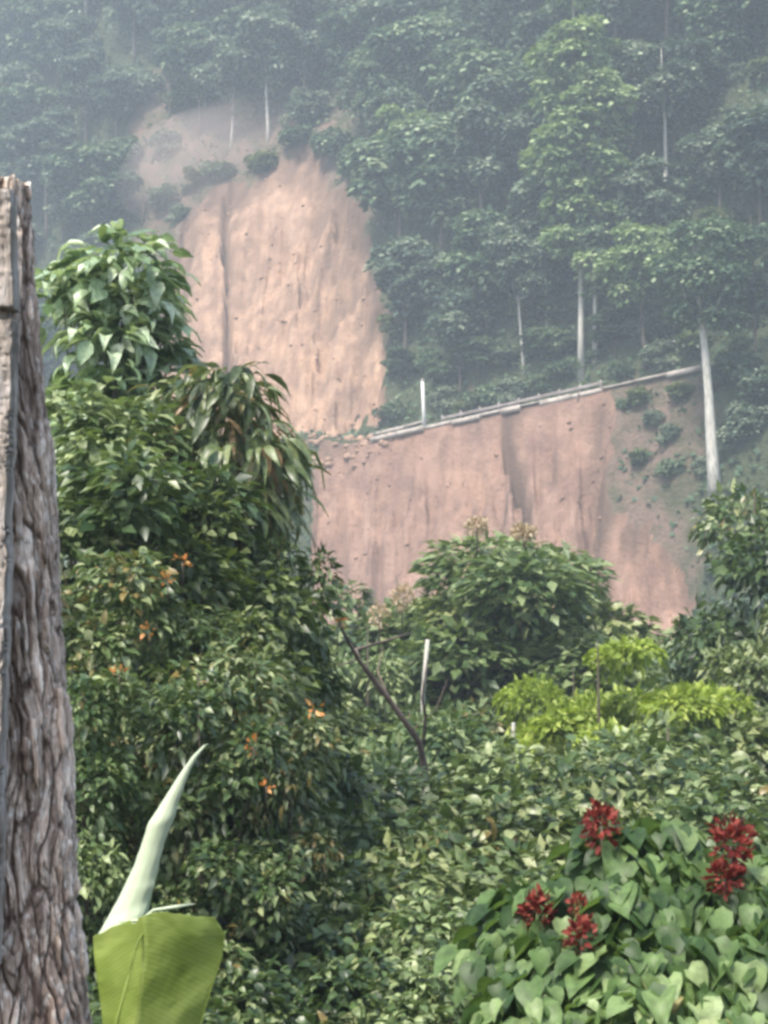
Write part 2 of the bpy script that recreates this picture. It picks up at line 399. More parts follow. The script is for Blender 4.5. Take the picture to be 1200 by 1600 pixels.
tag(link('road', ribbon(1.0, 92, .1, 5.0, -.22, .05, .8, .5).mesh('road', M['asphalt'])), kind='structure')

rb = empty('road_kerb', hp(0, 0)); tag(rb, 'pale concrete kerb beam exposed along the broken road edge above the lower scar', 'kerb')
inv = Matrix.Translation(-hp(0, 0))
rg = random.Random(5)
u = 1.6; UK = u_at(1075); UR = u_at(905); U0 = u_at(690)
while u < UK:                                      # cast lengths of beam, each its own piece
    L_ = 3.0; g = ribbon(u, u + L_ - .06, -.12 - rg.random() * .4, .1, -.08 - rg.random() * .35, .01 + rg.random() * .07, (L_ - .06) / 4, .12, int(u))
    o = link('kerb_block', g.mesh('kerb_block', M['concrete']), rb, inv.copy())
    u += L_
def guardrail():
    r = empty('guardrail', hp(6, -.1)); tag(r, 'weathered steel guardrail running along the outer edge of the road', 'guardrail')
    iv = Matrix.Translation(-hp(6, -.1))
    pg = Geo(); pg.box((0, 0, .1), (.16, .12, .8)); pm = pg.mesh('post', M['metal'])
    for k, u in enumerate(np.arange(U0, UR + 4, 2.0)):
        p = link('post', pm, r, iv @ Matrix.Translation(hp(u, .25, .27)))
        p.rotation_euler = (0, rg.uniform(-.05, .05), math.atan2(AY, AX))
    for k, u in enumerate(np.arange(U0, UR, 4.0)):
        g = Geo(); sec = [(-.03, -.13), (-.08, -.07), (-.03, 0), (-.08, .07), (-.03, .13), (0, .13), (0, -.13)]
        V = []
        for q in (u, u + 3.98):
            s = rg.uniform(-.03, .03)
            for (a, b) in sec: V.append(hp(q, .16 + a, .46 + b + s))
        n = len(sec); f = [(i, (i + 1) % n, n + (i + 1) % n, n + i) for i in range(n)]
        g.add([tuple(q) for q in V], None, f)
        link('rail', g.mesh('rail', M['metal']), r, iv.copy())
    return r
guardrail()

def slab(label, px, py, Y, size, rot):
    g = Geo(); c = at(px, py, Y); rs = random.Random(int(px))
    V = []; n = 7
    for z in (-size[2] / 2, size[2] / 2):
        for k in range(n):
            t = 2 * PI * k / n; rr = 1 + .25 * (rs.random() - .5)
            V.append((size[0] / 2 * max(-.85, min(.85, math.cos(t) * 1.2)) * rr, size[1] / 2 * max(-.85, min(.85, math.sin(t) * 1.2)) * rr, z))
    f4 = [(k, (k + 1) % n, n + (k + 1) % n, n + k) for k in range(n)]
    V += [(0, 0, -size[2] / 2), (0, 0, size[2] / 2)]
    f3 = [(2 * n, (k + 1) % n, k) for k in range(n)] + [(2 * n + 1, n + k, n + (k + 1) % n) for k in range(n)]
    g.add(V, f3, f4)
    o = link('concrete_slab', g.mesh('concrete_slab', M['concrete'])); o.location = c; o.rotation_euler = rot
    tag(o, label, 'slab')
def hy(px, py, back=.3):
    u, v = hill_hit(px, py); return to_xy(u, v)[1] - back
slab('broken concrete slab hanging at the left end of the kerb', 612, 672, hy(612, 672, 0), (5.0, 1.2, .35), (.25, -.14, -.6))
slab('loose pale slab wedged just under the kerb above the dark gully', 797, 640, hy(797, 642, .25), (2.2, .9, .4), (.4, -.1, -.6))
slab('small tilted slab lying on rubble left of the road end', 545, 690, hy(545, 690, 0), (2.2, 1.4, .5), (.5, .3, -.3))
slab('flat slab sticking out under the hanging broken kerb end', 650, 662, hy(650, 664, .1), (3.2, .9, .25), (.2, -.16, -.6))

# white marker post by the road
mp = hp(u_at(658), .7, 0)
r = empty('marker_post', mp); tag(r, 'slim white post standing alone at the road edge left of the guardrail', 'post')
g = Geo(); g.tube([(0, 0, -.3), (-.1, 0, 2.2), (-.18, 0, 4.3)], [.2, .17, .15], 8); link('shaft', g.mesh('shaft', M['white'], True), r)
g = Geo(); g.tube([(-.18, 0, 4.25), (-.185, 0, 4.42)], [.2, .12], 8); link('cap', g.mesh('cap', M['concrete'], True), r)

# ------------------------------------------------------------------ foliage
def leaf_tpl(kind):
    """unit leaf along +Y, normal +Z; returns verts, tris"""
    if kind == 'simple':
        V = [(0, 0, 0), (-.27, .45, .05), (0, .5, -.05), (.27, .45, .05), (0, 1, -.16)]
        T = [(0, 2, 1), (0, 3, 2), (1, 2, 4), (2, 3, 4)]
    elif kind == 'clump':
        V = [(0, 0, 0), (-.42, .4, .02), (0, .5, .1), (.38, .5, -.02), (.05, 1, -.14)]
        T = [(0, 2, 1), (0, 3, 2), (1, 2, 4), (2, 3, 4)]
    elif kind == 'long':
        V = []; T = []
        ys = [0, .25, .5, .75, 1]; ws = [.02, .10, .12, .08, 0]; zs = [0, .05, .03, -.06, -.24]
        for y, w_, z in zip(ys, ws, zs): V += [(-w_, y, z + .03), (0, y, z), (w_, y, z + .03)]
        for i in range(4):
            a = i * 3
            for k in (0, 1): T += [(a + k, a + k + 1, a + k + 4), (a + k, a + k + 4, a + k + 3)]
    elif kind == 'ovate':
        V = []; T = []
        ys = [0, .18, .45, .75, 1]; ws = [.03, .2, .27, .16, 0]; zs = [0, .05, .06, -.02, -.2]
        for y, w_, z in zip(ys, ws, zs): V += [(-w_, y, z + .05), (0, y, z), (w_, y, z + .05)]
        for i in range(4):
            a = i * 3
            for k in (0, 1): T += [(a + k, a + k + 1, a + k + 4), (a + k, a + k + 4, a + k + 3)]
    elif kind == 'heart':
        V = []; T = []
        ys = [-.02, -.1, .15, .45, .75, 1]; xs = [0, .22, .43, .38, .2, 0]; zs = [0, .02, .02, .0, -.07, -.2]
        yc = [0, .05, .2, .45, .75, 1]
        for y, w_, z, c in zip(ys, xs, zs, yc): V += [(-w_ * .95, y, z + w_ * .42), (0, c, z), (w_ * 1.05, y + .02, z + w_ * .26)]
        for i in range(5):
            a = i * 3
            for k in (0, 1): T += [(a + k, a + k + 1, a + k + 4), (a + k, a + k + 4, a + k + 3)]
    return np.array(V, float), np.array(T)
def norm(a): return a / (np.linalg.norm(a, axis=-1, keepdims=True) + 1e-9)
def frames(dirs, ups):
    y = norm(dirs); x = norm(np.cross(y, ups)); z = np.cross(x, y)
    return np.stack([x, y, z], -1)           # columns
def add_leaves(g, pos, dirs, ups, size, rnd, kind):
    V, T = leaf_tpl(kind)
    R = frames(dirs, ups)
    W = np.einsum('nij,kj->nki', R, V) * size[:, None, None] + pos[:, None, :]
    n, k = len(pos), len(V)
    g.add(W.reshape(-1, 3), (T[None] + (np.arange(n) * k)[:, None, None]).reshape(-1, 3), None, np.repeat(rnd, k))

def make_lobes(rng, n, rx, rz, zc, lr, flat=.7, fill=.35):
    """irregular lobes through an ellipsoidal crown"""
    out = []
    for i in range(n * 30):
        if len(out) >= n: break
        d = norm(rng.normal(size=3)); rr = (fill + (1 - fill) * rng.random()) ** .6
        # never a clean ellipsoid: radius varies with direction
        k = .75 + .5 * vnoise(d[0] * 1.7 + 9, d[1] * 1.7 + d[2] * 1.3, int(rng.integers(1, 3)))
        c = d * rr * np.array([rx, rx, rz]) * k + np.array([0, 0, zc])
        r = lr * (.6 + .8 * rng.random())
        if all(np.linalg.norm((c - o[0]) / np.array([1, 1, .8])) > (r + o[1]) * .52 for o in out): out.append((c, r))
    return out
def lobe_leaves(rng, lobes, n, size, droop=.25, under=.25, flat=.7):
    w_ = np.array([l[1] ** 2 for l in lobes]); w_ /= w_.sum()
    k = rng.choice(len(lobes), n, p=w_)
    C = np.array([l[0] for l in lobes])[k]; R = np.array([l[1] for l in lobes])[k]
    d = norm(rng.normal(size=(n, 3)))
    flip = (d[:, 2] < 0) & (rng.random(n) > under); d[flip, 2] *= -1
    rad = R * (.55 + .5 * rng.random(n) ** .5) * (.85 + .3 * vnoise(d[:, 0] * 3 + k, d[:, 1] * 3 + d[:, 2] * 2, 3))
    pos = C + d * rad[:, None] * np.array([1, 1, flat])
    out = d + rng.normal(size=(n, 3)) * .45; out[:, 2] = out[:, 2] * .5 - droop
    up = d * .5 + np.array([0, 0, .9]) + rng.normal(size=(n, 3)) * .35
    s = size * (.6 + .8 * rng.random(n))
    lobe_tone = rng.random(len(lobes))[k]
    rnd = np.clip(.1 + .8 * rng.random(n) ** 1.25 + .4 * (lobe_tone - .5), 0, 1)
    return pos, out, up, s, rnd

def tree_trunk(rng, h, r0, lobes, base_lean=.05, limbs=10, sides=8, limb_r=.35, fork=.35):
    g = Geo(); rr = random.Random(int(rng.integers(1e6)))
    top = np.array([rng.normal() * base_lean * h, rng.normal() * base_lean * h, h])
    P = []; R = []
    for t in np.linspace(0, 1, 9):
        p = top * t; p[:2] += np.sin(t * 5 + top[0]) * .015 * h * t
        P.append(tuple(p)); R.append(r0 * ((1 - t) ** .8 * .85 + .1) + (r0 * .35 * max(0, .12 - t) / .12))
    P[0] = (P[0][0], P[0][1], -.8)
    g.tube(P, R, sides, True, .5, .15, rr)
    order = sorted(lobes, key=lambda l: -l[1])[:limbs]
    for c, lr in order:
        t = min(.95, max(fork, (c[2] / h) * .72)); i = t * 8; a = np.array(P[int(i)]); b = np.array(P[min(8, int(i) + 1)])
        s = a + (b - a) * (i - int(i)); m = (s + c) / 2 + np.array([0, 0, -.06 * h * rng.random()])
        rad = r0 * limb_r * (1 - t * .5)
        g.tube([tuple(s), tuple(m), tuple(c + np.array([0, 0, -.2 * lr]))], [rad, rad * .7, rad * .3], 5, False)
    return g

def make_tree(name, seed, h, rx, rz, zc, nl, lr, nleaf, lsize, lm, bm, kind='simple', r0=.2, droop=.25, flat=.7, limbs=9, lean=.05, under=.25, fork=.35):
    rng = np.random.default_rng(seed)
    lobes = make_lobes(rng, nl, rx, rz, zc, lr)
    root = empty(name, (0, 0, 0))
    tg = tree_trunk(rng, h, r0, lobes, lean, limbs, fork=fork)
    link('trunk', tg.mesh('trunk', M[bm], True), root)
    g = Geo(); add_leaves(g, *lobe_leaves(rng, lobes, nleaf, lsize, droop, under, flat), kind)
    c = link('crown', g.mesh('crown', M[lm]), root)
    root['top'] = float(g_top(g))
    return root
def g_top(g): return np.concatenate(g.v)[:, 2].max()

PROTO = []
def place(proto, loc, s, rz, label, cat, group=None, name=None, sz=None, tilt=0):
    """first use takes the prototype itself, later ones copy it with its parts"""
    o = copy_tree(proto) if proto.get('used') else proto
    proto['used'] = 1
    if name: o.name = name
    o.location = loc; o.scale = (s, s, sz or s); o.rotation_euler = (tilt, 0, rz)
    for k in ('group',):
        if k in o: del o[k]
    tag(o, label, cat, group)
    return o
def top_of(o): return o['top']

# ---- far forest prototypes
FT = []
for i in range(6):
    h = [13, 15, 12, 17, 14, 11][i]
    FT.append(make_tree('forest_tree', 100 + i, h, [3.0, 3.4, 2.6, 3.2, 3.8, 2.8][i], h * .28, h * .70, [16, 22, 12, 18, 14, 20][i], [1.6, 1.3, 1.9, 1.5, 1.9, 1.3][i], 5600, [.66, .55, .75, .6, .7, .55][i], ['far', 'fargrey', 'far', 'fargrey', 'far', 'fargrey'][i],
                        'palebark' if i == 1 else 'bark', 'clump', .22, .3, .6, 9, .04))
FS = [make_tree('hillside_bush', 130 + i, 3.2, 2.2, 1.5, 1.9, 12, 1.0, 2200, .42, ['far', 'fargrey', 'mid'][i], 'bark', 'clump', .09, .3, .7, 5) for i in range(3)]

rng = np.random.default_rng(7)
def project(p):
    x, y, z = p; f = y * CP + z * SP; yv = -y * SP + z * CP
    return 600 + F * x / f, 800 - F * yv / f
placed = []
def far_spot(u, v, h):
    x, y = to_xy(u, v); z = float(hill_z(np.array(u), np.array(v))); return Vector((x, y, z - .25))
cand = [(rng.uniform(-100, 52), rng.uniform(8.5, 80)) for _ in range(7000)]
nfar = 0
for (u, v) in cand:
    if nfar > 290: break
    p = far_spot(u, v, 0); px, py = project(p)
    if px < -130 or px > 1330 or py < -60 or py > 900: continue
    d_up = float(poly_dist(np.array(u), np.array(v), UP)); d_du = float(poly_dist(np.array(u), np.array(v), DUSTY))
    if d_up > -1.6: continue
    # trees rooted beside or under the scar must not stand in front of it
    if any((u - a) ** 2 + ((v - b) * 1.15) ** 2 < r_ for a, b, r_ in placed): continue
    if 170 < px < 610 and 236 < py < 720: continue
    if d_du > 1.0 and py > (232 if px < 420 else 205): continue
    i = int(rng.integers(0, 6))
    s = rng.uniform(.7, 1.12)
    placed.append((u, v, 4.6 ** 2)); nfar += 1
    left = px < 560
    if left: grp, lb = 'hazy forest trees above and left of the upper scar', 'hazy blue grey forest tree on the slope above the upper scar'
    elif py < 330: grp, lb = 'forest trees high on the right of the hill', 'grey green forest tree high on the hill, right of the upper scar'
    else: grp, lb = 'forest trees just above the road', 'grey green forest tree on the bank above the road'
    place(FT[i], p, s, rng.uniform(0, 6.3), lb, 'tree', grp, 'forest_tree')
print('far trees', nfar)

# bushes on the hill: banks beside the scars and above the road
nb = 0; bp_ = []
for _ in range(6000):
    if nb > 170: break
    u, v = rng.uniform(-45, 50), rng.choice([rng.uniform(5.8, 24), rng.uniform(-20, -.6)])
    p = far_spot(u, v, 0); px, py = project(p)
    if px < -30 or px > 1230 or py < 120 or py > 1010: continue
    du_, dl_ = masks(np.array(u), np.array(v))
    if max(float(du_), float(dl_)) > -1.3: continue
    if v < 0 and px < 900: continue
    if v < 0 and v > -3: s = rng.uniform(.25, .45)
    else: s = rng.uniform(.4, .8) if v > 0 else rng.uniform(.25, .48)
    if any((u - a) ** 2 + (v - b) ** 2 < 2.3 ** 2 for a, b in bp_): continue
    if v > 0 and 600 < px < 1200 and v < 9: s *= .85
    bp_.append((u, v)); nb += 1
    if v > 0:
        lb, grp = ('low dusty bush at the rim of the upper scar', 'bushes around the upper scar') if px < 640 else ('low green bush on the bank above the guardrail', 'bushes on the bank above the road')
    else: lb, grp = 'small green bush on the slope right of the lower scar', 'bushes right of the lower scar'
    place(FS[int(rng.integers(0, 3))], p, s, rng.uniform(0, 6.3), lb, 'bush', grp, 'hillside_bush')
print('bushes', nb)

# undergrowth carpet over the hillside
def carpet():
    n = 90000
    u = rng.uniform(-80, 54, n); v = np.where(rng.random(n) < .2, rng.uniform(-20, -.5, n), rng.uniform(5.4, 72, n))
    du_, dl_ = masks(u, v); dd = poly_dist(u, v, DUSTY); dr = poly_dist(u, v, LOWR)
    keep = (np.maximum(du_, dl_) < -.25) & (rng.random(n) > .78 * smooth(-1, 4, dd)) & (rng.random(n) > .55 * smooth(-1, 2, dr))
    u, v = u[keep], v[keep]; n = len(u)
    z = hill_z(u, v); x, y = to_xy(u, v)
    pos = np.stack([x, y, z + rng.random(n) * .5], -1)
    d = rng.normal(size=(n, 3)); d[:, 2] = np.abs(d[:, 2]) * .8
    up = rng.normal(size=(n, 3)) * .5 + np.array([-NX * .5, -NY * .5, .9])
    g = Geo(); add_leaves(g, pos, d, up, .32 + .4 * rng.random(n), np.clip(fbm(u * .25, v * .25, 4, 3) * .5 + .3 + .3 * rng.random(n), 0, 1), 'clump')
    tag(link('undergrowth', g.mesh('undergrowth', M['far'])), kind='stuff')
carpet()
# clods, stones and rubble lying on the scars and heaped on the buried road
def clods(name, P_, n, lo_, hi_, seed, mat, vlo=None, vhi=None):
    r_ = np.random.default_rng(seed); mn_, mx2 = P_.min(0), P_.max(0)
    u = r_.uniform(mn_[0], mx2[0], n * 3); v = r_.uniform(vlo if vlo is not None else mn_[1], vhi if vhi is not None else mx2[1], n * 3)
    k = poly_dist(u, v, P_) > .2; u, v = u[k][:n], v[k][:n]; z = hill_z(u, v); x, y = to_xy(u, v); g = Geo()
    ico = np.array([(0, 0, 1), (.9, 0, .4), (.3, .85, .4), (-.7, .5, .4), (-.7, -.5, .4), (.3, -.85, .4), (.7, .5, -.4), (-.3, .85, -.4), (-.9, 0, -.4), (-.3, -.85, -.4), (.7, -.5, -.4), (0, 0, -1)])
    T = np.array([(0, 1, 2), (0, 2, 3), (0, 3, 4), (0, 4, 5), (0, 5, 1), (1, 6, 2), (2, 6, 7), (2, 7, 3), (3, 7, 8), (3, 8, 4), (4, 8, 9), (4, 9, 5), (5, 9, 10), (5, 10, 1), (1, 10, 6), (11, 7, 6), (11, 8, 7), (11, 9, 8), (11, 10, 9), (11, 6, 10)])
    m_ = len(u); s_ = lo_ + (hi_ - lo_) * r_.random(m_) ** 4; J = ico[None] * (1 + .5 * (r_.random((m_, 12, 3)) - .5)) * s_[:, None, None] * np.array([1.1, 1, .8])
    g.add((J + np.stack([x, y, z + s_ * .1], -1)[:, None]).reshape(-1, 3), (T[None] + (np.arange(m_) * 12)[:, None, None]).reshape(-1, 3), None, np.repeat(r_.random(m_) * .12, 12))
    tag(link(name, g.mesh(name, mat)), kind='stuff')
clods('earth_clods', UP, 420, .05, .28, 1, M['soil']); clods('earth_clods', LOW, 380, .05, .26, 2, M['soil_low'])
clods('rubble', np.array([(-8, -1.5), (5, -1.0), (6, 3.5), (-8, 6)]), 420, .08, .5, 3, M['soil'])

BANK = ['beside the right rim of the upper scar at road level', 'between the white post and the guardrail end', 'behind the left third of the guardrail', 'behind the guardrail over the loose pale slab', 'behind the right half of the guardrail', 'left of the foot of the tallest light green tree', 'just right of the straight white trunk', 'behind the right end of the kerb', 'left of the thick pale trunk above the road', 'right of the thick pale trunk above the road', 'second row above the white post beside the upper scar', 'second row up between the white post and the guardrail', 'second row up above the left half of the guardrail', 'second row up behind the thick pale trunk']
def where_bank(q): return 'young bushy tree ' + BANK[q]
# ------------------------------------------------------------------ single trees on the far hill
def hill_tree(px, py, seed, h, rx, rz, zc, nl, lr, nleaf, lsize, lm, bm, label, r0=.22, lean=.03, fork=.5, name='forest_tree', group=None, tilt=(0, 0)):
    u, v = hill_hit(px, py); t = make_tree(name, seed, h, rx, rz, zc, nl, lr, nleaf, lsize, lm, bm, 'clump', r0, .3, .75, 10, lean, .3, fork)
    t.location = far_spot(u, v, 0); t.rotation_euler = (tilt[0], tilt[1], 0); t['used'] = 1
    tag(t, label, 'tree', group); return t
hill_tree(908, 592, 501, 34, 3.1, 12.5, 21.5, 46, 1.6, 15000, .55, 'bright', 'palebark', 'tallest light green tree hung with leaf clumps rising behind the road to the top edge', .3, .01, .5)
hill_tree(1118, 775, 502, 20.5, 3.1, 4.0, 15.8, 22, 1.35, 5200, .42, 'far', 'palebark', 'tree with a thick pale bare trunk standing in front of the road at right', .5, .015, .62, tilt=(0, -.06))
hill_tree(930, 560, 503, 13, 2.0, 2.2, 10.5, 10, 1.1, 2200, .45, 'far', 'palebark', 'slender tree with a straight white trunk beside the tallest light green tree', .26, .01, .8)
hill_tree(720, 615, 504, 9.0, 2.4, 1.8, 6.6, 12, 1.1, 2600, .42, 'fargrey', 'bark', 'small round grey green tree just behind the guardrail near the white post', .12)
hill_tree(640, 340, 505, 10, 2.8, 3.2, 6.8, 18, 1.2, 4200, .45, 'bright', 'bark', 'pale grey green tree leaning over the right rim of the upper scar', .16)
hill_tree(575, 235, 506, 11, 3.0, 3.6, 7.0, 18, 1.2, 4200, .45, 'fargrey', 'bark', 'dusty tree at the top right corner of the upper scar', .16)
hill_tree(820, 590, 507, 13, 3.0, 3.0, 10, 18, 1.2, 4200, .45, 'fargrey', 'palebark', 'grey green umbrella shaped tree behind the middle of the guardrail', .16, .05)
hill_tree(1010, 575, 508, 12, 3.2, 3.4, 8.4, 20, 1.2, 4600, .45, 'bright', 'bark', 'bushy light green tree behind the right part of the guardrail', .16, .05)
hill_tree(1180, 560, 509, 11, 3.2, 3.6, 7.4, 20, 1.2, 4600, .45, 'far', 'bark', 'dark green tree at the right edge just above the road', .16, .05)
hill_tree(1040, 345, 510, 15, 3.4, 3.0, 12.4, 18, 1.3, 4200, .5, 'fargrey', 'palebark', 'tree with two thin pale stems high right of the tallest tree', .24, .02, .8)
hill_tree(130, 228, 511, 19, 3.2, 4.2, 16, 18, 1.3, 4200, .5, 'fargrey', 'palebark', 'hazy tree with a long straight white trunk at upper left', .26, .01, .85)
hill_tree(252, 195, 512, 15, 3.0, 3.8, 11.6, 16, 1.3, 4200, .5, 'fargrey', 'palebark', 'hazy tree with a short thick white trunk right of the long white trunk', .34, .02, .75)
hill_tree(20, 330, 513, 13, 3.2, 4.4, 8.2, 18, 1.3, 4200, .5, 'fargrey', 'bark', 'hazy bushy tree low at the left edge behind the weathered post', .26, .02, .6)
for (px, py, k, s_, lb) in [(975, 640, 0, .3, 'small dark bush hanging over the kerb at the right rim of the lower scar'), (1020, 655, 1, .35, 'second bush below the kerb, left of the thick pale trunk'),
                            (1062, 622, 2, .45, 'bush touching the left side of the thick pale trunk at road level'), (1150, 600, 0, .8, 'bush below the road right of the thick pale trunk'), (1195, 640, 1, .8, 'bush at the right edge below the road'),
                            (1000, 700, 2, .38, 'dark bush on the right flank of the lower scar'), (1050, 745, 0, .45, 'dark bush left of the foot of the thick pale trunk'), (1160, 700, 1, .8, 'bush right of the foot of the thick pale trunk')]:
    u_, v_ = hill_hit(px, py); place(FS[k], far_spot(u_, v_, 0), s_, px * .1, lb, 'bush', 'bushes right of the lower scar', 'hillside_bush')
RIM = ['at the left foot of the dusty rim above the upper scar', 'on the left shoulder of the dusty rim', 'in the middle of the dusty rim above the upper scar', 'right over the dark groove of the upper scar', 'on the dusty rim beneath the left forest trees', 'at the ragged top edge of the upper scar', 'just left of the torn roots over the upper scar', 'above the torn roots on the upper scar', 'high on the dusty slope under the forest edge', 'right of the torn roots over the upper scar', 'low on the left rim of the upper scar', 'left of the dark groove of the upper scar', 'on the upper right corner of the dusty rim', 'between the forest edge and the top of the upper scar']
for q, (px, py, s_) in enumerate([(196, 318, .9), (222, 268, 1.0), (282, 252, .75), (352, 296, .6), (262, 292, .7), (412, 284, .65), (462, 262, .7), (478, 214, 1.0), (402, 222, .95), (522, 252, .9), (258, 350, .7), (312, 318, .55), (556, 272, .9), (334, 226, 1.05)]):
    u_, v_ = hill_hit(px, py); place(FS[q % 3], far_spot(u_, v_, 0), s_ * 1.15, q * 1.3, 'dusty bush ' + RIM[q], 'bush', 'bushes on the dusty rim', 'hillside_bush')
for q, (px, py, s_) in enumerate([(628, 600, .42), (690, 622, .40), (748, 606, .46), (790, 598, .42), (850, 592, .48), (885, 578, .44), (958, 574, .5), (1000, 562, .46), (1050, 556, .5), (1150, 540, .52), (640, 520, .5), (700, 540, .5), (760, 530, .55), (1110, 520, .5)]):
    u_, v_ = hill_hit(px, py - 6); place(FT[(0, 2, 4, 5)[q % 4]], far_spot(u_, max(v_, 7.0), 0), s_, q * 1.1, where_bank(q), 'tree', 'young trees on the bank above the road', 'young_tree', s_ * .62)
# a bare dead pole left standing in the upper scar
u_, v_ = hill_hit(222, 372); x_, y_ = to_xy(u_, v_)
g = Geo(); g.tube([(0, 0, -.5), (.1, 0, 2), (.05, 0, 4.4)], [.16, .13, .06], 7); g.tube([(.08, 0, 2.2), (.5, -.1, 3.2)], [.07, .03], 5)
dp = link('dead_stump', g.mesh('dead_stump', M['dead'], True)); dp.location = (x_, y_, float(hill_z(np.array(u_), np.array(v_)))); tag(dp, 'bare splintered stump standing at the left rim of the upper scar', 'stump')
def root_thing(px, py, label, L_, seed):
    u_, v_ = hill_hit(px, py); x_, y_ = to_xy(u_, v_); z_ = float(hill_z(np.array(u_), np.array(v_)))
    rs = random.Random(seed); g = Geo()
    for k in range(5):
        p = Vector((rs.uniform(-.2, .2), -.2, rs.uniform(-.2, .3))); P_ = [p]; R_ = [.09]
        for i in range(5): P_.append(P_[-1] + Vector((rs.uniform(-.3, .3), rs.uniform(-.12, .04), -L_ / 5 * rs.uniform(.6, 1.2)))); R_.append(R_[-1] * .75)
        g.tube([tuple(q) for q in P_], R_, 5, False)
    o = link('hanging_roots', g.mesh('hanging_roots', M['dead'], True)); o.location = (x_ , y_ , z_ ); tag(o, label, 'roots')
root_thing(487, 250, 'torn dark roots hanging over the top rim of the upper scar', 2.6, 3)
root_thing(905, 615, 'dark roots dangling below the kerb at the right of the lower scar', 2.4, 4)
root_thing(560, 640, 'thin roots hanging at the foot of the upper scar by the road end', 1.6, 6)

# ------------------------------------------------------------------ near vegetation prototypes
def stand(t, px, pytop, Y, label, cat, group=None, name=None, rz=0, dx=1.0, tilt=0):
    p = at(px, pytop, Y); gz = float(ground_z(np.array(p.x), np.array(Y)))
    s = (p.z - gz) / t['top']
    return place(t, Vector((p.x, Y, gz)), max(.3, s) * dx, rz, label, cat, group, name, max(.3, s), tilt)

MT = []
for i in range(7):
    lm = ['soft', 'olive', 'mid', 'soft', 'olive', 'mid', 'soft'][i]
    h = [11, 10, 9, 10, 8, 9, 8.5][i]
    MT.append(make_tree('broadleaf_tree', 300 + i, h, [2.5, 2.2, 2.4, 1.8, 2.3, 2.0, 2.3][i], h * .27, h * .7, 30, .8, 15000, .23, lm, 'bark', 'simple', .14, .3, .65, 12, .03))
LT = []
for i in range(5):
    lm = ['mid', 'soft', 'mid', 'olive', 'mid'][i]
    LT.append(make_tree('tall_shrub', 330 + i, 7.5, [1.1, 1.0, 1.25, 1.0, 1.2][i], 2.9, 5.2, 34, .46, 9000, .15, lm, 'bark', ['simple', 'ovate', 'long', 'simple', 'ovate'][i], .07, .35, .8, 14, .03))
lime = [make_tree('feathery_tree', 350 + i, 9, 2.4, 1.7, 7.2, 22, .95, 12000, .2, 'lime', 'bark', 'simple', .12, .25, .3, 12, .03) for i in range(2)]

def leafy_shrub(name, seed, h, rx, rz, zc, nl, lr, nleaf, lsize, lm, kind, nobj, stems=6, droop=.3, under=.25, flat=.8, bm='bark', lobes=None):
    """a shrub whose nearest leaves are each an object, the others one filler part"""
    rng_ = np.random.default_rng(seed); rr = random.Random(seed)
    lobes = lobes or make_lobes(rng_, nl, rx, rz, zc, lr, fill=.4)
    root = empty(name, (0, 0, 0)); g = Geo()
    for k in range(stems):
        c, lr_ = lobes[k % len(lobes)]
        b = np.array([rr.uniform(-.15, .15), rr.uniform(-.15, .15), -.3]); m = (b + c) / 2 + np.array([rr.uniform(-.2, .2), rr.uniform(-.2, .2), .2])
        g.tube([tuple(b), tuple(m), tuple(c)], [.03, .022, .01], 6, False)
    for c, lr_ in lobes[stems:]:
        o_ = lobes[rr.randrange(stems)][0] * .8 + np.array([0, 0, -.1]); g.tube([tuple(o_), tuple(c)], [.015, .006], 5, False)
    link('stem', g.mesh('stem', M[bm], True), root)
    pos, d, up, s, rnd = lobe_leaves(rng_, lobes, nleaf, lsize, droop, under, flat)
    C0 = np.array([l[0] for l in lobes]); near = pos[:, 1] * 1.0 - .8 * np.min(np.linalg.norm(pos[:, None] - C0[None], axis=2), axis=1)
    order = np.argsort(near); pick = order[:nobj]; rest = order[nobj:]
    if len(rest):
        g = Geo(); add_leaves(g, pos[rest], d[rest], up[rest], s[rest], rnd[rest], kind)
        f = link('foliage', g.mesh('foliage', M[lm]), root); f['kind'] = 'stuff'; zt = g_top(g)
    else: zt = pos[:, 2].max()
    vm = []
    for k in range(6):
        V, T = leaf_tpl(kind); V = V.copy(); V[:, 2] *= .5 + .4 * k; V[:, 0] *= 1 + .16 * ((k % 3) - 1); V[:, 2] += .05 * np.sin(V[:, 1] * 5 + k) * (k - 2) * .3
        g = Geo(); g.add(V, T, None, .22 + .11 * k); vm.append(g.mesh('leaf', M[lm]))
    R = frames(d[pick], up[pick])
    for j, i in enumerate(pick):
        m4 = Matrix([[*R[j][0] * s[i], pos[i][0]], [*R[j][1] * s[i], pos[i][1]], [*R[j][2] * s[i], pos[i][2]], [0, 0, 0, 1]])
        link('leaf', vm[int(rnd[i] * 5.99)], root, m4)
    root['top'] = float(max(zt, pos[:, 2].max())); root['lobes'] = [float(q) for l in lobes for q in (*l[0], l[1])]
    return root

SH = []
for i in range(6):
    SH.append(leafy_shrub('broadleaf_shrub', 400 + i, 4.0, [1.15, 1.0, 1.2, 1.05, 1.1, 1.0][i], 1.25, 2.7, 20, .48, 4200, [.125, .14, .115, .15, .13, .12][i],
                          ['mid', 'mid', 'olive', 'mid', 'soft', 'soft'][i], ['ovate', 'simple', 'simple', 'ovate', 'simple', 'ovate'][i], 80))

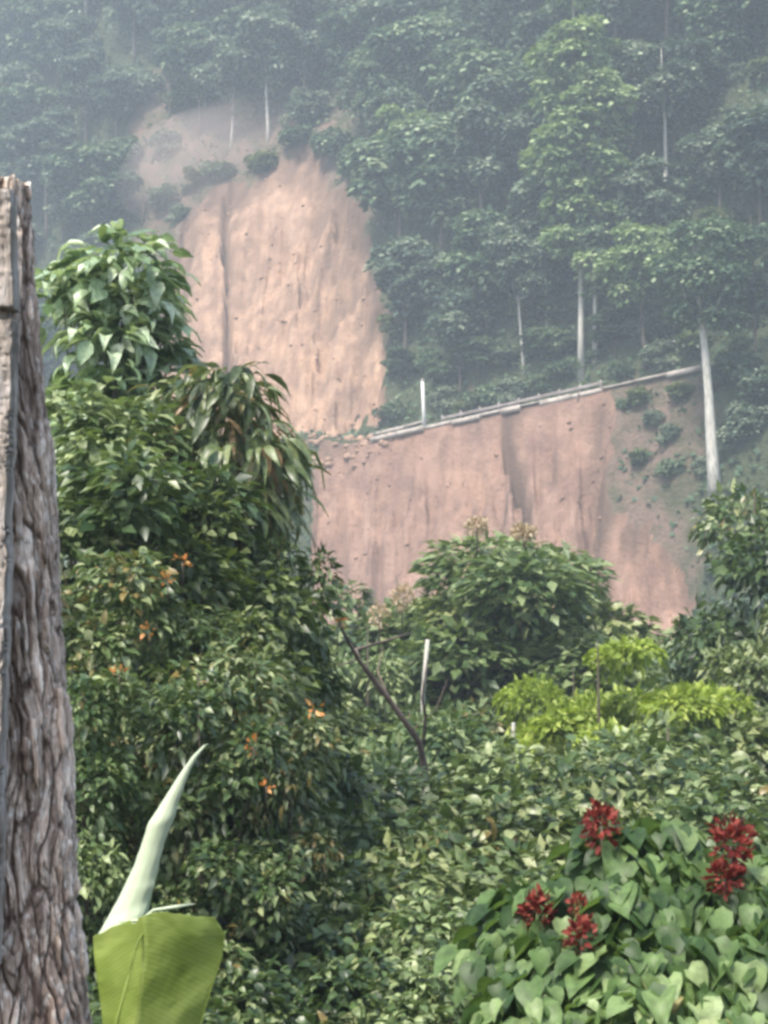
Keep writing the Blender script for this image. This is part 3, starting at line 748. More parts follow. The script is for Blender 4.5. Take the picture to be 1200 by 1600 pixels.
# ------------------------------------------------------------------ the middle distance
L = [  # proto, px, top py, Y, label, width factor
 (MT[0], 785, 822, 36, 'rounded dense green tree in front of the foot of the lower scar', 1.12),
 (MT[2], 650, 900, 38, 'dark green tree left of the rounded tree below the lower scar', .9),
 (MT[4], 860, 905, 37, 'olive tree at the right shoulder of the rounded tree below the lower scar', .8),
 (MT[5], 1195, 740, 30, 'tall dark green tree at the right edge below the pale trunk', .62),
 (MT[1], 1200, 935, 27, 'green tree under the tall dark tree at the right edge', .55),
 (lime[0], 955, 985, 23.5, 'bright yellow green feathery tree right of centre', .62),
 (lime[1], 900, 1045, 25, 'yellow green layered tree just left of and below the brightest one', .42),
 (MT[6], 1040, 1110, 21.5, 'light green tree spreading below the bright feathery tree', .9),
 (MT[4], 1150, 1075, 24, 'olive tree at the right edge below the dark green trees', .85),
 (MT[3], 575, 1010, 33, 'pale green loose tree behind the bare forked branch', .6),
 (MT[1], 470, 985, 27, 'olive tree filling the gap left of the bare forked branch', .8),
 (MT[5], 700, 1085, 27, 'dark tree under the rounded tree, right of the bare branch', .8),
 (MT[4], 780, 1165, 22, 'olive tree with a spreading crown in the middle of the thicket', .8),
 (MT[6], 655, 1085, 22.5, 'light green bushy tree below the bare branch', .75),
 (MT[2], 520, 1120, 21, 'dark green tree left of the light green bushy tree', .7),
 (MT[1], 930, 1180, 20, 'olive green tree above the heart leaved shrub', .75),
 (MT[4], 1080, 1190, 19, 'olive tree behind the red flower clusters at right', .7),
 (MT[5], 1190, 1180, 19, 'dark tree at the right edge behind the red flowers', .6),
]
for (t, px, py, Y, lb, dx) in L:
    stand(t, px, py, Y, lb, 'tree', 'trees of the near thicket', 'feathery_tree' if t in lime else 'broadleaf_tree', rng.uniform(0, 6), dx)

# ------------------------------------------------------------------ the left bank of tall shrubs
bigleaf = leafy_shrub('big_leaved_tree', 610, 9, .60, 1.15, 7.8, 30, .30, 2600, .19, 'pale', 'ovate', 300, 4, .45, .35, .8)
stand(bigleaf, 168, 365, 15, 'tree with large pale drooping leaves standing highest at left beside the upper scar', 'tree', None, None, 0, 1.0)
longleaf = leafy_shrub('long_leaved_tree', 611, 8, .50, .75, 6.9, 18, .33, 1300, .27, 'long', 'long', 300, 5, .75, .4, .8)
stand(longleaf, 345, 565, 14, 'tree with long narrow drooping leaves, some dried brown, in front of the upper scar', 'tree', None, None, 0, .85)
L = [
 (LT[2], 262, 600, 16, 'tall narrow leaved shrub between the big leaved tree and the drooping leaves', .8),
 (LT[1], 130, 600, 13, 'tall pale leaved shrub right beside the weathered trunk', .9),
 (LT[4], 415, 690, 15, 'tall dark shrub at the left rim of the lower scar', .52),
 (LT[0], 215, 690, 12.5, 'dense dark green shrub under the big pale leaves', .95),
 (LT[3], 310, 760, 12.5, 'olive tall shrub under the drooping brown leaves', .8),
 (LT[0], 410, 830, 13.5, 'tall dark shrub whose edge borders the lower scar at left', .55),
 (LT[4], 140, 850, 10.5, 'dark glossy shrub half hidden behind the weathered trunk', .8),
 (LT[2], 270, 900, 11, 'narrow leaved shrub in the middle of the left thicket', .85),
 (LT[3], 385, 940, 11.5, 'olive shrub low beside the left foot of the lower scar', .62),
 (LT[1], 170, 1040, 9.5, 'pale leaved shrub behind the trunk at mid height', .65),
 (LT[0], 330, 1040, 10, 'dark shrub behind the tip of the rolled banana leaf', .7),
 (LT[4], 455, 1080, 11, 'dark glossy shrub left of the bare forked branch', .5),
]
for (t, px, py, Y, lb, dx) in L:
    stand(t, px, py, Y, lb, 'shrub', 'tall shrubs on the left bank', 'tall_shrub', rng.uniform(0, 6), dx)

# ------------------------------------------------------------------ low thicket at the bottom
n = 0
rows = [(1160, 15.5, 105), (1225, 13.5, 110), (1300, 12, 115), (1385, 10.5, 120), (1475, 9.2, 130), (1560, 8.2, 140)]
LOOK = ['glossy oval leaved shrub', 'dark pointed leaved shrub', 'olive small leaved shrub', 'dark broad leaved shrub', 'light green shrub', 'pale green shrub']
MARKS = [(250, 1300, 'the rolled banana leaf'), (250, 1500, 'the broad banana leaf'), (665, 1150, 'the pale broken pole'), (800, 1200, 'the cut pale stem'), (940, 1292, 'the lone red flower cluster'), (840, 1425, 'the dark red flower cluster'), (1142, 1330, 'the tall red flower cluster'), (415, 1228, 'the orange flower'), (985, 1060, 'the brightest yellow green tree')]
USED = set()
def where(px, py, look, marks=MARKS):
    for m in sorted(marks, key=lambda m: math.hypot(px - m[0], py - m[1])):
        dx, dy = px - m[0], py - m[1]
        for far in ('just ', 'well '):
            if (far == 'well ') != (math.hypot(dx, dy) > 170): continue
            w_ = ('right of' if dx > 0 else 'left of') if abs(dx) > abs(dy) * 1.6 else ('below' if dy > 0 else 'above') if abs(dy) > abs(dx) * 1.6 else ('below and right of' if dx > 0 and dy > 0 else 'below and left of' if dy > 0 else 'above and right of' if dx > 0 else 'above and left of')
            l_ = f'{look} {far}{w_} {m[2]}'
            if l_ not in USED: USED.add(l_); return l_
    return None
hd = {0: 'dark leaved shrub in the thicket behind the rolled banana leaf', 1: 'leafy shrub in the low thicket at bottom centre', 2: 'leafy shrub in the thicket behind the heart leaved shrub'}
gp = {0: 'shrubs behind the banana leaf', 1: 'shrubs of the low thicket at bottom centre', 2: 'shrubs behind the heart leaved shrub'}
for ri, (py, Y, st) in enumerate(rows):
    px = 120 + (ri % 2) * 60
    while px < 1240:
        q = py + rng.uniform(-28, 28); k = 0 if px < 380 else 1 if px < 740 else 2
        if not (k == 2 and ri > 3 and px > 850):
            t = SH[int(rng.integers(0, 6))]
            if k == 0: t = SH[[0, 1, 3][int(rng.integers(0, 3))]]
            if k == 1 and ri > 2: t = SH[[0, 1, 3, 5][int(rng.integers(0, 4))]]
            stand(t, px, q, Y + rng.uniform(-.4, .4), where(px, q + 30, LOOK[SH.index(t)]) or hd[k], 'shrub', gp[k], 'broadleaf_shrub', rng.uniform(-.7, .7), .85); n += 1
        px += st * rng.uniform(.85, 1.2)
print('thicket shrubs', n)

# carpet of low growth on the near ground
nn = 26000
yy = 4 + 66 * rng.random(nn) ** 1.3; xx = (rng.random(nn) - .5) * (yy * .62 + 3)
pos = np.stack([xx, yy, ground_z(xx, yy) + rng.random(nn) * .35], -1); d = rng.normal(size=(nn, 3)); d[:, 2] = np.abs(d[:, 2])
g = Geo(); add_leaves(g, pos, d, rng.normal(size=(nn, 3)) * .4 + np.array([0, -.3, .9]), .12 + yy * .008, rng.random(nn) * .8, 'simple')
tag(link('ground_cover', g.mesh('ground_cover', M['mid'])), kind='stuff')

# ------------------------------------------------------------------ bare branches
def bare(name, label, paths, Y, mat, r0, tp=.75):
    b = at(*paths[0][0], Y); root = empty(name, b)
    tag(root, label, 'branch')
    for i, P_ in enumerate(paths):
        pts_ = [at(x, y, Y + .25 * k * (1 if i % 2 else -1)) - b for k, (x, y) in enumerate(P_)]
        g = Geo(); n_ = len(pts_); g.tube([tuple(q) for q in pts_], [r0 * (.7 ** i) * (1 - tp * k / (n_ - 1)) for k in range(n_)], 7, True, .5, .2, random.Random(i))
        link('limb', g.mesh('limb', M[mat], True), root)
bare('bare_branch', 'dark bare forked branch poking out of the thicket left of the rounded tree',
     [[(668, 1330), (664, 1200), (655, 1160), (610, 1095), (560, 1030), (535, 985), (528, 965)], [(600, 1085), (560, 1030), (556, 1015), (600, 1002), (645, 988)],
      [(660, 1180), (665, 1120), (660, 1090), (668, 1030)], [(610, 1095), (590, 1050), (598, 1010)], [(560, 1030), (530, 1040), (505, 1030)], [(645, 1140), (680, 1110), (700, 1060)]], 20, 'dead', .05)
bare('bare_pole', 'short pale broken pole standing up between the bare branch and the rounded tree', [[(660, 1250), (661, 1080), (668, 1000)]], 23.5, 'palebark', .034, .15)
bare('bare_sapling', 'thin pale stem with cut top in the thicket below the yellow green tree', [[(800, 1330), (800, 1200), (802, 1130)]], 23, 'palebark', .03, .2)

# ------------------------------------------------------------------ blossoms
def blossom(name, label, cat, px, py, Y, size, mat, npet, seed, group=None, tall=1.0, petal=.17):
    rs = np.random.default_rng(seed); c = at(px, py, Y); root = empty(name, c)
    tag(root, label, cat, group)
    d = norm(rs.normal(size=(npet, 3)) + np.array([0, -.2, .3])); pos = d * size * .45 * np.array([1, 1, tall]) * rs.random((npet, 1)) ** .4
    g = Geo(); add_leaves(g, pos, d + rs.normal(size=(npet, 3)) * .3, rs.normal(size=(npet, 3)), size * petal * (.6 + .7 * rs.random(npet)), rs.random(npet), 'ovate')
    link('petals', g.mesh('petals', M[mat]), root)
    g = Geo(); g.tube([(0, 0, 0), (.02 * size, .1 * size, -.6 * size), (0, .5 * size, -1.6 * size)], [.04 * size, .035 * size, .03 * size], 6); link('stalk', g.mesh('stalk', M['bark'], True), root)
    return root
blossom('blossom_head', 'cream blossom head left of the top of the rounded tree', 'blossom', 745, 822, 34.5, .5, 'cream', 260, 1, 'cream blossoms over the rounded tree', .8)
blossom('blossom_head', 'wide cream blossom head on the very top of the rounded tree', 'blossom', 818, 832, 34, .55, 'cream', 320, 2, 'cream blossoms over the rounded tree', .6)
blossom('blossom_head', 'dusty cream blossom on the dark tree left of the rounded tree', 'blossom', 628, 935, 33, .5, 'cream', 200, 3, 'cream blossoms over the rounded tree', 1.2)
blossom('blossom_head', 'small cream blossom low beside the bare forked branch', 'blossom', 592, 962, 33, .5, 'cream', 140, 4, 'cream blossoms over the rounded tree', 1.0)
k = 0
for (px, py, Y, lb) in [(285, 878, 9.6, 'orange flower high in the left thicket'), (262, 906, 9.4, 'orange flower just below the highest one in the left thicket'),
                        (232, 985, 9.0, 'deep orange flower in the dark middle of the left thicket'), (186, 1052, 8.6, 'orange flower near the trunk above the rolled banana leaf'),
                        (492, 1108, 9.2, 'orange flower left of the bare forked branch'), (416, 1228, 8.4, 'orange flower right of the tip of the rolled banana leaf'),
                        (396, 1166, 8.8, 'small orange flower above and right of the rolled banana leaf'), (527, 975, 14, 'orange red flower at the tip of the bare branch')]:
    k += 1; blossom('orange_flower', lb, 'flower', px, py, Y, .085 * Y / 9, 'orange', 9, 40 + k, 'orange flowers in the left thicket', 1.0, .45)

# ------------------------------------------------------------------ heart leaved shrub with red flowers
hy_ = 6.6
def P3(px, py, Y): p = at(px, py, Y); return np.array([p.x, p.y, p.z])
hb = at(1010, 1600, hy_); hz = float(ground_z(np.array(hb.x), np.array(hy_))); base = np.array([hb.x, hy_, hz])
spots = [(960, 1360, 6.9, .2), (1030, 1350, 7.0, .2), (1090, 1420, 6.8, .22), (890, 1440, 6.7, .2), (820, 1440, 6.8, .17), (790, 1500, 6.6, .18), (980, 1450, 6.6, .24), (1160, 1450, 6.7, .22),
         (1190, 1400, 6.9, .2), (870, 1530, 6.4, .22), (950, 1550, 6.3, .24), (1050, 1540, 6.3, .26), (1150, 1550, 6.3, .24), (830, 1590, 6.2, .2), (1010, 1620, 6.1, .25), (1110, 1630, 6.1, .25),
         (910, 1640, 6.1, .22), (1210, 1530, 6.4, .24), (1220, 1620, 6.2, .22), (1040, 1400, 6.8, .2), (1240, 1450, 6.8, .22)]
lob = [(P3(a, b, c) - base, r_) for a, b, c, r_ in spots]
heart = leafy_shrub('heart_leaved_shrub', 620, 0, 0, 0, 0, 0, 0, 2500, .105, 'heart', 'heart', 300, 7, 1.1, .35, .85, lobes=lob)
heart.location = base; heart['used'] = 1
tag(heart, 'light green shrub with big heart shaped leaves at the bottom right corner', 'shrub')
k = 0
for (px, py, Y, s, tl, lb) in [(940, 1292, 6.75, .15, 1.3, 'red flower cluster standing alone above the heart shaped leaves'), (1142, 1322, 6.7, .17, 1.4, 'tall red flower cluster, topmost of the pair near the right edge'),
                               (1132, 1374, 6.6, .14, 1.0, 'red flower cluster directly under the tall one near the right edge'), (840, 1425, 6.55, .14, 1.2, 'dark red flower cluster at the left end of the heart leaved shrub'),
                               (908, 1468, 6.3, .13, 1.3, 'lowest red flower cluster among the heart shaped leaves'), (905, 1415, 6.5, .08, 1.0, 'smallest red flower cluster just above the lowest one')]:
    k += 1; blossom('red_flower_cluster', lb, 'flower', px, py, Y, s, 'red', 130, 60 + k, 'red flower clusters over the heart leaved shrub', tl, .26)

# ------------------------------------------------------------------ banana plant
def banana_mat(name, c1, c2, tr):
    m, nt, out = newmat(name); v = mapping(nt, (1, 1, 1)); w_ = nt.nodes.new('ShaderNodeTexWave'); w_.inputs['Scale'].default_value = 55; w_.inputs['Distortion'].default_value = 1.2
    w_.bands_direction = 'Z'; nt.links.new(v, w_.inputs[0]); n_ = noise(nt, 9, 5, v)
    c = mixc(nt, n_.outputs[0], c1, c2); n5 = noise(nt, 38, 4, v); r5 = ramp(nt, [(.68, (0, 0, 0)), (.74, (.6, .6, .6))]); nt.links.new(n5.outputs[0], r5.inputs[0]); c2_ = mixc(nt, r5.outputs[0], c, (.22, .16, .06)); ra = nt.nodes.new('ShaderNodeAttribute'); ra.attribute_name = 'rnd'; r6 = ramp(nt, [(.1, (.72, .76, .6)), (.5, (1, 1, 1)), (.95, (1.3, 1.25, 1.5))]); nt.links.new(ra.outputs['Fac'], r6.inputs[0]); mm = nt.nodes.new('ShaderNodeMix'); mm.data_type = 'RGBA'; mm.blend_type = 'MULTIPLY'; mm.inputs[0].default_value = 1; nt.links.new(c2_, mm.inputs[6]); nt.links.new(r6.outputs[0], mm.inputs[7]); c2_ = mm.outputs[2]
    p = nt.nodes.new('ShaderNodeBsdfPrincipled'); p.inputs['Roughness'].default_value = .4; nt.links.new(c2_, p.inputs['Base Color'])
    b = nt.nodes.new('ShaderNodeBump'); b.inputs['Strength'].default_value = .12; b.inputs['Distance'].default_value = .001; nt.links.new(w_.outputs['Fac'], b.inputs['Height']); nt.links.new(b.outputs[0], p.inputs['Normal'])
    t = nt.nodes.new('ShaderNodeBsdfTranslucent'); nt.links.new(c2_, t.inputs[0]); mx = nt.nodes.new('ShaderNodeMixShader'); mx.inputs[0].default_value = tr
    nt.links.new(p.outputs[0], mx.inputs[1]); nt.links.new(t.outputs[0], mx.inputs[2]); nt.links.new(mx.outputs[0], out.inputs[0]); return m
M['banana'] = banana_mat('banana_leaf_green', (.25, .34, .06), (.38, .46, .12), .35)
M['roll'] = banana_mat('rolled_leaf_pale_green', (.42, .5, .32), (.58, .64, .46), .15)
YB = 3.3
bb = at(200, 1600, YB); bgz = float(ground_z(np.array(bb.x), np.array(YB + .1)))
br = empty('banana_plant', (bb.x, YB + .15, bgz)); tag(br, 'banana plant with one broad yellow green leaf and a rolled pale new leaf', 'plant')
bo = Vector((bb.x, YB + .15, bgz))
# broad blade: left and right outlines down its length, cupped, with a thickened rim
rowsL = [(212, 1436, 188), (262, 1424, 206), (300, 1415, 0)]
LFT = [(146, 1462), (147, 1490), (152, 1530), (158, 1570), (162, 1610), (168, 1670), (178, 1740)]
RGT = [(336, 1436), (351, 1462), (345, 1500), (330, 1545), (316, 1590), (296, 1660), (262, 1740)]
TOP = lambda t: (146 + 190 * t, 1462 - 26 * t - 20 * math.sin(PI * t) + 5 * float(fbm(t * 6, 1, 12)) + (7 if .31 < t < .36 else 0))
def interp(P_, t):
    t *= len(P_) - 1; i = min(int(t), len(P_) - 2); f = t - i
    return (P_[i][0] * (1 - f) + P_[i + 1][0] * f, P_[i][1] * (1 - f) + P_[i + 1][1] * f)
g = Geo(); NR, NC = 190, 60; V = []; RV = []
for i in range(NR):
    tv = i / (NR - 1)
    a = interp(LFT, tv); b = interp(RGT, tv)
    for j in range(NC):
        tu = j / (NC - 1); x = a[0] + (b[0] - a[0]) * tu; y = a[1] + (b[1] - a[1]) * tu
        y += (TOP(tu)[1] - (1462 - 26 * tu)) * (1 - tv) ** 3
        mid = .42 - .12 * tv
        dep = YB + .05 * abs(tu - mid) ** 1.2 * 2 + .02 * tv + .0045 * math.sin(tv * 11 + tu * 5) * abs(tu - mid) * 2 + .00012 * math.sin((tv - abs(tu - mid) * .35) * 210) + .004 * float(fbm(tu * 5, tv * 5, 3))
        V.append(tuple(at(x, y, dep) - bo)); RV.append(.5 + .10 * math.sin((tv - abs(tu - mid) * .35) * 210) + .7 * float(fbm(tu * 3, tv * 3, 5, 3)) + (.4 if abs(tu - mid) < .012 else 0))
f = [(i * NC + j, i * NC + j + 1, (i + 1) * NC + j + 1, (i + 1) * NC + j) for i in range(NR - 1) for j in range(NC - 1)]
g.add(V, None, f, np.array(RV)); bl = link('leaf_blade', g.mesh('leaf_blade', M['banana'], True), br)
md = bl.modifiers.new('thickness', 'SOLIDIFY'); md.thickness = .0015
def bt(name, P_, R_, mat, sides=10): g = Geo(); g.tube([tuple(at(x, y, Y) - bo) for x, y, Y in P_], R_, sides); return link(name, g.mesh(name, M[mat], True), br)
mr = bt('midrib', [(238, 1432, YB + .035), (216, 1472, YB - .008), (200, 1530, YB - .022), (184, 1590, YB - .02), (172, 1680, YB)], [.001, .0022, .003, .0035, .004], 'banana')
bt('leaf_stalk', [(200, 1735, YB + .02), (190, 1850, YB + .04), (195, 2100, YB + .1)], [.01, .016, .03], 'banana')
rim = bt('rolled_rim', [(186, 1440, YB + .03), (222, 1438, YB + .03), (240, 1422, YB + .03), (275, 1417, YB + .03), (305, 1412, YB + .03)], [.002, .004, .003, .004, .001], 'roll')
# rolled new leaf: a furled sheet with an open overlapping lip, ragged at its edge
pts_ = [(185, 1500), (190, 1455), (206, 1412), (222, 1372), (238, 1322), (254, 1278), (272, 1240), (290, 1205), (306, 1180), (322, 1163)]
wid = [30, 38, 29, 24, 19, 21, 13, 8, 6, 4]
g = Geo(); V = []; ns = 40; nr = 60
for i in range(nr):
    t_ = i / (nr - 1) * (len(pts_) - 1); a = min(int(t_), len(pts_) - 2); fr = t_ - a
    x = pts_[a][0] * (1 - fr) + pts_[a + 1][0] * fr; y = pts_[a][1] * (1 - fr) + pts_[a + 1][1] * fr; w_ = wid[a] * (1 - fr) + wid[a + 1] * fr
    w_ *= 1 + .10 * float(fbm(i * .22, 3, 5)); c = at(x, y, YB + .09) - bo; k = YB / F
    for q in range(ns):
        t = q / (ns - 1); lip = 1.0 + .16 * t + (.10 * float(fbm(i * .3, t * 3, 9, 2)) if t > .8 else 0)
        th = -2.1 + t * (2 * PI + 1.5 + .35 * float(fbm(i * .12, 7, 3, 2)))
        rr_ = w_ * k * lip * (.93 + .02 * math.sin(th * 11))
        V.append((c.x + rr_ * math.cos(th), c.y + rr_ * .8 * math.sin(th), c.z + rr_ * math.cos(th) * .3))
f = [(i * ns + j, i * ns + j + 1, (i + 1) * ns + j + 1, (i + 1) * ns + j) for i in range(nr - 1) for j in range(ns - 1)]
g.add(V, None, f); link('rolled_leaf', g.mesh('rolled_leaf', M['roll'], True), br)
bt('leaf_margin', [(336, 1436, YB + .05), (351, 1462, YB + .055), (345, 1500, YB + .058), (330, 1545, YB + .06), (316, 1590, YB + .062), (296, 1660, YB + .065)], [.001, .0013, .0012, .0013, .0012, .001], 'banana', 6)
bt('pseudostem', [(186, 1500, YB + .1), (188, 1700, YB + .1), (192, 2000, YB + .12), (200, 2900, YB + .15)], [.018, .028, .045, .07], 'banana', 14)

# ------------------------------------------------------------------ weathered trunk and post at left
def trunk_mat():
    m, nt, out = newmat('weathered_bark'); v = mapping(nt, (1, 1, .14)); v2 = mapping(nt, (1, 1, .5))
    n1 = noise(nt, 46, 8, v, .78); n2 = noise(nt, 6, 4, v2); n3 = noise(nt, 70, 4, v2)
    r = ramp(nt, [(.34, (.09, .068, .05)), (.43, (.28, .225, .18)), (.53, (.48, .41, .345)), (.66, (.76, .70, .61))]); nt.links.new(n1.outputs[0], r.inputs[0])
    r2 = ramp(nt, [(.58, (0, 0, 0)), (.8, (.6, .6, .6))]); nt.links.new(n2.outputs[0], r2.inputs[0])
    c = mixc(nt, r2.outputs[0], r.outputs[0], (.20, .14, .11))
    r3 = ramp(nt, [(.56, (0, 0, 0)), (.64, (.8, .8, .8))]); nt.links.new(n3.outputs[0], r3.inputs[0]); c = mixc(nt, r3.outputs[0], c, (.62, .61, .56))
    ra = nt.nodes.new('ShaderNodeAttribute'); ra.attribute_name = 'rnd'; r6 = ramp(nt, [(.1, (.36, .30, .27)), (.45, (1.05, .98, .94)), (.85, (1.6, 1.5, 1.42))]); nt.links.new(ra.outputs['Fac'], r6.inputs[0])
    mm = nt.nodes.new('ShaderNodeMix'); mm.data_type = 'RGBA'; mm.blend_type = 'MULTIPLY'; mm.inputs[0].default_value = 1; nt.links.new(c, mm.inputs[6]); nt.links.new(r6.outputs[0], mm.inputs[7]); c = mm.outputs[2]
    p = nt.nodes.new('ShaderNodeBsdfPrincipled'); p.inputs['Roughness'].default_value = .9; p.inputs['Specular IOR Level'].default_value = .2; nt.links.new(c, p.inputs['Base Color'])
    b = nt.nodes.new('ShaderNodeBump'); b.inputs['Strength'].default_value = .9; b.inputs['Distance'].default_value = .006; nt.links.new(n1.outputs[0], b.inputs['Height']); nt.links.new(b.outputs[0], p.inputs['Normal'])
    nt.links.new(p.outputs[0], out.inputs[0]); return m
M['trunk'] = trunk_mat()
YT = 2.6; YS = YT + .15; KS = YS / F
tb = at(-30, 1600, YS); tz = float(ground_z(np.array(tb.x), np.array(YS)))
tr = empty('weathered_trunk', (tb.x, YS, tz)); to = Vector((tb.x, YS, tz)); tag(tr, 'gnarled grey tree trunk with deeply cracked peeling bark at the left edge', 'tree trunk')
edge = [(286, 44), (330, 46), (400, 49), (480, 54), (560, 62), (700, 82), (850, 91), (1000, 102), (1150, 112), (1300, 124), (1450, 136), (1600, 150), (1900, 178), (2600, 240)]
EX, EV = [e[0] for e in edge], [e[1] for e in edge]
def worley(x, y, seed):
    """distance to nearest and second nearest jittered cell, and that cell's id value"""
    ix = np.floor(x); iy = np.floor(y); f1 = np.full(x.shape, 9.); f2 = np.full(x.shape, 9.); idv = np.zeros(x.shape)
    for dx_ in (-1, 0, 1):
        for dy_ in (-1, 0, 1):
            cx, cy_ = ix + dx_, iy + dy_
            d_ = np.hypot(cx + hash2(cx, cy_, seed) - x, cy_ + hash2(cx, cy_, seed + 1) - y)
            nr_ = d_ < f1; f2 = np.where(nr_, f1, np.minimum(f2, d_)); idv = np.where(nr_, hash2(cx, cy_, seed + 2), idv); f1 = np.where(nr_, d_, f1)
    return f1, f2, idv
NA = 460; ys = np.array(list(np.arange(288, 1640, 3.2)) + list(np.arange(1640, 2700, 40)))
TH, YY = np.meshgrid(np.arange(NA) * 2 * PI / NA, ys); RR = np.interp(YY, [288, 1600, 2600], [.075, .125, .2])
cen = np.interp(YY, EX, EV) * KS - RR
ss = 1.0 - np.abs(TH / PI - 1)                       # wraps without a seam
wx = ss * 14 + fbm(YY * .006, ss * 4, 4, 3) * 1.6 + YY * .0006; wy = YY * .0072 + fbm(ss * 6, YY * .01, 8, 2) * .5
f1, f2, idv = worley(wx, wy, 21)
crack = 1 - smooth(.0, .22, f2 - f1)
g1, g2, id2 = worley(wx * 2.3, wy * 2.6 + 5, 31)
fc = 1 - smooth(0, .2, g2 - g1)
disp = -.0065 * crack + .006 * (idv - .4) * (1 - crack) - .003 * fc + .003 * (id2 - .5) + .005 * fbm(ss * 55, YY * .06, 6, 5) + .006 * fbm(ss * 3, YY * .005, 14, 3)
RA = RR + disp - .004
zc_ = np.array([at(0, y, YS).z for y in ys])[:, None] + 0 * RR
VV = np.stack([cen - 600 * KS + RA * np.cos(TH) - to.x, RA * np.sin(TH), zc_ - to.z], -1)
VV[0, :, 2] += .012 * (np.asarray(fbm(TH[0] * 2.5, TH[0] * 0, 5, 4)))
ntop = VV.shape[0]
ID = np.arange(ntop * NA).reshape(ntop, NA); ID2 = np.roll(ID, -1, 1)
q4 = np.stack([ID[:-1], ID2[:-1], ID2[1:], ID[1:]], -1).reshape(-1, 4)
VL = np.concatenate([VV.reshape(-1, 3), (VV[0] * .5 + VV[0].mean(0) * .5) + np.array([0, 0, -.012]), VV[0].mean(0)[None] + np.array([0, 0, -.02])])
n0 = ntop * NA; R0 = np.arange(NA); R1 = (R0 + 1) % NA
q4 = np.concatenate([q4, np.stack([n0 + R0, n0 + R1, R1, R0], -1)]); t3 = np.stack([np.full(NA, n0 + NA), n0 + R1, n0 + R0], -1)
rv = np.clip(.62 + .5 * (idv - .5) + .25 * (id2 - .5) - .55 * crack - .25 * fc, 0, 1)
g = Geo(); g.add(VL, t3, q4, np.concatenate([rv.ravel(), np.full(NA + 1, .4)])); link('trunk', g.mesh('trunk', M['trunk'], True), tr)
rs = random.Random(12)
for k in range(16):                                  # loose flakes of bark standing off the trunk
    y0 = rs.uniform(300, 1540); ln = rs.uniform(30, 110); off = rs.uniform(-85, -4); w0 = rs.uniform(4, 9)
    g = Geo(); V = []; n_ = 6
    for i in range(n_ + 1):
        y = y0 + ln * i / n_; ex = np.interp(y, EX, EV); R_ = np.interp(y, [288, 1600, 2600], [.075, .125, .2])
        xx_ = ex + off + rs.uniform(-1.5, 1.5); wd = w0 * rs.uniform(.7, 1.15) * (.6 if i in (0, n_) else 1)
        cosv = max(-1, min(1, 1 + (xx_ - ex) * KS / R_)); dep = YS - R_ * math.sqrt(max(0, 1 - cosv * cosv)) - .004
        lift = .008 * (i / n_) ** 2 + .003
        for sx, dd in ((-1, 0), (0, -lift - .002), (1, -.001), (0, .006)):
            V.append(tuple(at(xx_ * YS / dep * 0 + 600 + (xx_ - 600) * YS / dep + sx * wd, y, dep + dd) - to))
    f = [(i * 4 + q, i * 4 + (q + 1) % 4, (i + 1) * 4 + (q + 1) % 4, (i + 1) * 4 + q) for i in range(n_) for q in range(4)] + [(3, 2, 1, 0), (n_ * 4, n_ * 4 + 1, n_ * 4 + 2, n_ * 4 + 3)]
    g.add(V, None, f, .55 + .3 * rs.random()); link('bark_flake', g.mesh('bark_flake', M['trunk']), tr)
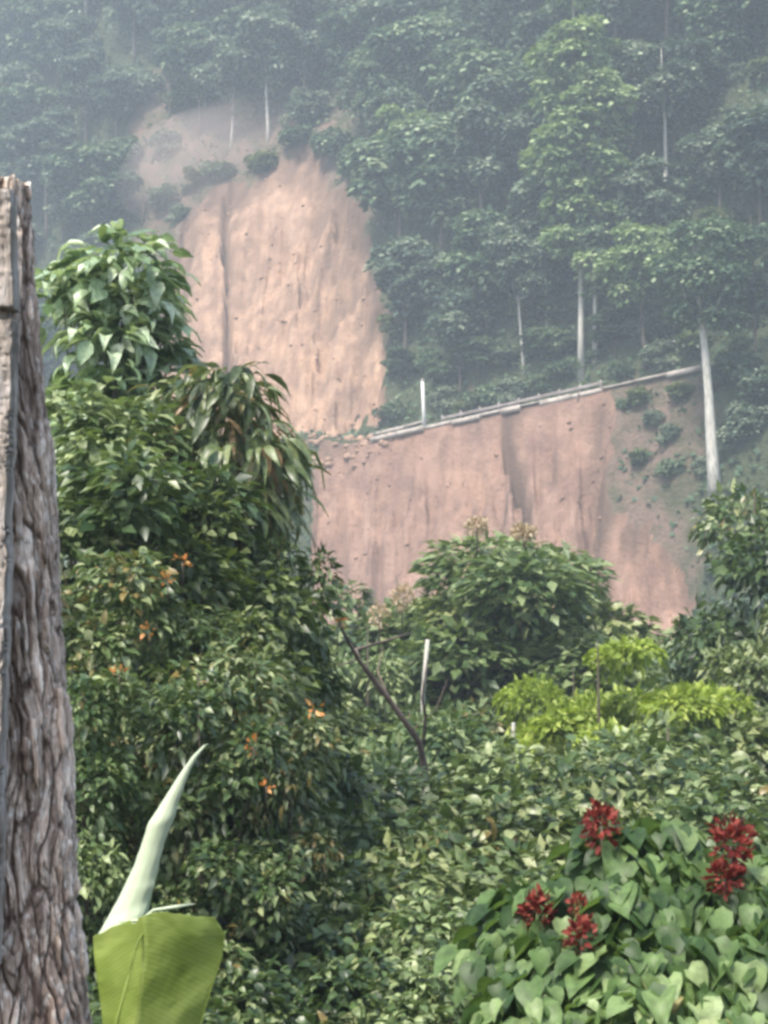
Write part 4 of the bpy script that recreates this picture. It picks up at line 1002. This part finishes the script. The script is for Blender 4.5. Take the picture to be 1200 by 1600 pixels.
# split plank fixed against the trunk, with a dark notch
M['plank'] = rough_mat('split_grey_wood', (.13, .10, .08), (.44, .38, .32), (1, 1, .2), 48, 1.0, .85, (.70, .65, .62), .008, 9)
po = at(-20, 1500, 2.6)
pr = empty('split_plank', po); tag(pr, 'pale split plank with a dark notch, fixed to the trunk at far left', 'plank')
def plank(name, ya, yb, xa, xb, recess=0, thick=.05):
    """front face as a fine relief, butt-ended, with sides and back"""
    ny = max(6, int((yb - ya) / 3)); nx = 34; T_, S_ = np.meshgrid(np.linspace(0, 1, ny), np.linspace(0, 1, nx), indexing='ij')
    Yp = ya + (yb - ya) * T_; xr = xa + (xb - xa) * T_ + 4 * fbm(Yp * .03, Yp * 0 + 2, 4, 3); Xp = -120 + (xr + 120) * S_
    a1, a2, ia = worley(Xp * .09 + fbm(Yp * .012, Xp * .01, 3, 2) * 1.5, Yp * .006, 41); ck = 1 - smooth(0, .12, a2 - a1)
    dp_ = .005 * ck - .004 * (ia - .5) + .003 * fbm(Xp * .5, Yp * .03, 17, 4) + .004 * smooth(.95, 1, S_) + recess
    P_ = np.array([[tuple(at(Xp[a, b], Yp[a, b] + (2.5 * fbm(np.array(Xp[a, b] * .1), np.array(a * 1.0), 5, 2) if a in (0, ny - 1) else 0), 2.56 + dp_[a, b]) - po) for b in range(nx)] for a in range(ny)], float)
    back = P_.copy(); back[:, :, 1] = P_[:, :, 1].max() + thick
    V_ = np.concatenate([P_.reshape(-1, 3), back.reshape(-1, 3)]); I_ = np.arange(ny * nx).reshape(ny, nx); N_ = ny * nx
    qs = [np.stack([I_[:-1, :-1], I_[:-1, 1:], I_[1:, 1:], I_[1:, :-1]], -1).reshape(-1, 4)]
    for e in (I_[0], I_[-1], I_[:, 0], I_[:, -1]): qs.append(np.stack([e[:-1], e[1:], e[1:] + N_, e[:-1] + N_], -1))
    g = Geo(); g.add(V_, None, np.concatenate(qs)); return link(name, g.mesh(name, M['plank']), pr)
plank('upper_length', 293, 480, 15, 19); plank('core', 478, 499, 12, 12, .022, .03); plank('lower_length', 497, 1520, 17, -10)

# ------------------------------------------------------------------ air
allv = np.concatenate([pts, np.array([[-165, -65, -30.], [165, 175, 0]])])
mn = allv.min(0); mx_ = allv.max(0)
def vol_mat(name, colr, dens, an=.2):
    m, nt, out = newmat(name); p = nt.nodes.new('ShaderNodeVolumePrincipled'); p.inputs['Color'].default_value = (*colr, 1); p.inputs['Density'].default_value = dens
    p.inputs['Anisotropy'].default_value = an; nt.links.new(p.outputs[0], out.inputs['Volume']); return m
g = Geo(); lo = mn - 3; hi = mx_ + 3; hi[2] = mx_[2] + 22; g.box(tuple((lo + hi) / 2), tuple(hi - lo))
tag(link('haze', g.mesh('haze', vol_mat('thin_haze', (.74, .84, .92), HAZE))), kind='stuff')

# dust still hanging over the rim of the fresh upper scar: one closed puff
g = Geo(); rs = random.Random(4)
u_, v_ = hill_hit(370, 245); c = at(360, 240, to_xy(u_, v_)[1] - 2.0); a_, b_ = 28, 16; V = []
ex_ = Vector((14.5, 0, 5.0)); ez_ = Vector((-2.0, 1.0, 6.8)); ey_ = Vector((0, 6.0, 0))
for i in range(b_ + 1):
    th = PI * i / b_
    for j in range(a_):
        ph = 2 * PI * j / a_; d_ = Vector((math.sin(th) * math.cos(ph), math.sin(th) * math.sin(ph), math.cos(th)))
        k = 1 + .22 * float(fbm(d_.x * 1.6 + 5, d_.z * 1.6 + d_.y, 6, 2))
        V.append(tuple(c + (ex_ * d_.x + ey_ * d_.y + ez_ * d_.z) * k))
f = [(i * a_ + j, (i + 1) * a_ + j, (i + 1) * a_ + (j + 1) % a_, i * a_ + (j + 1) % a_) for i in range(b_) for j in range(a_)]
g.add(V, None, f)
tag(link('dust_cloud', g.mesh('dust_cloud', vol_mat('pinkish_dust', (.80, .67, .62), .034, 0), True)), kind='stuff')
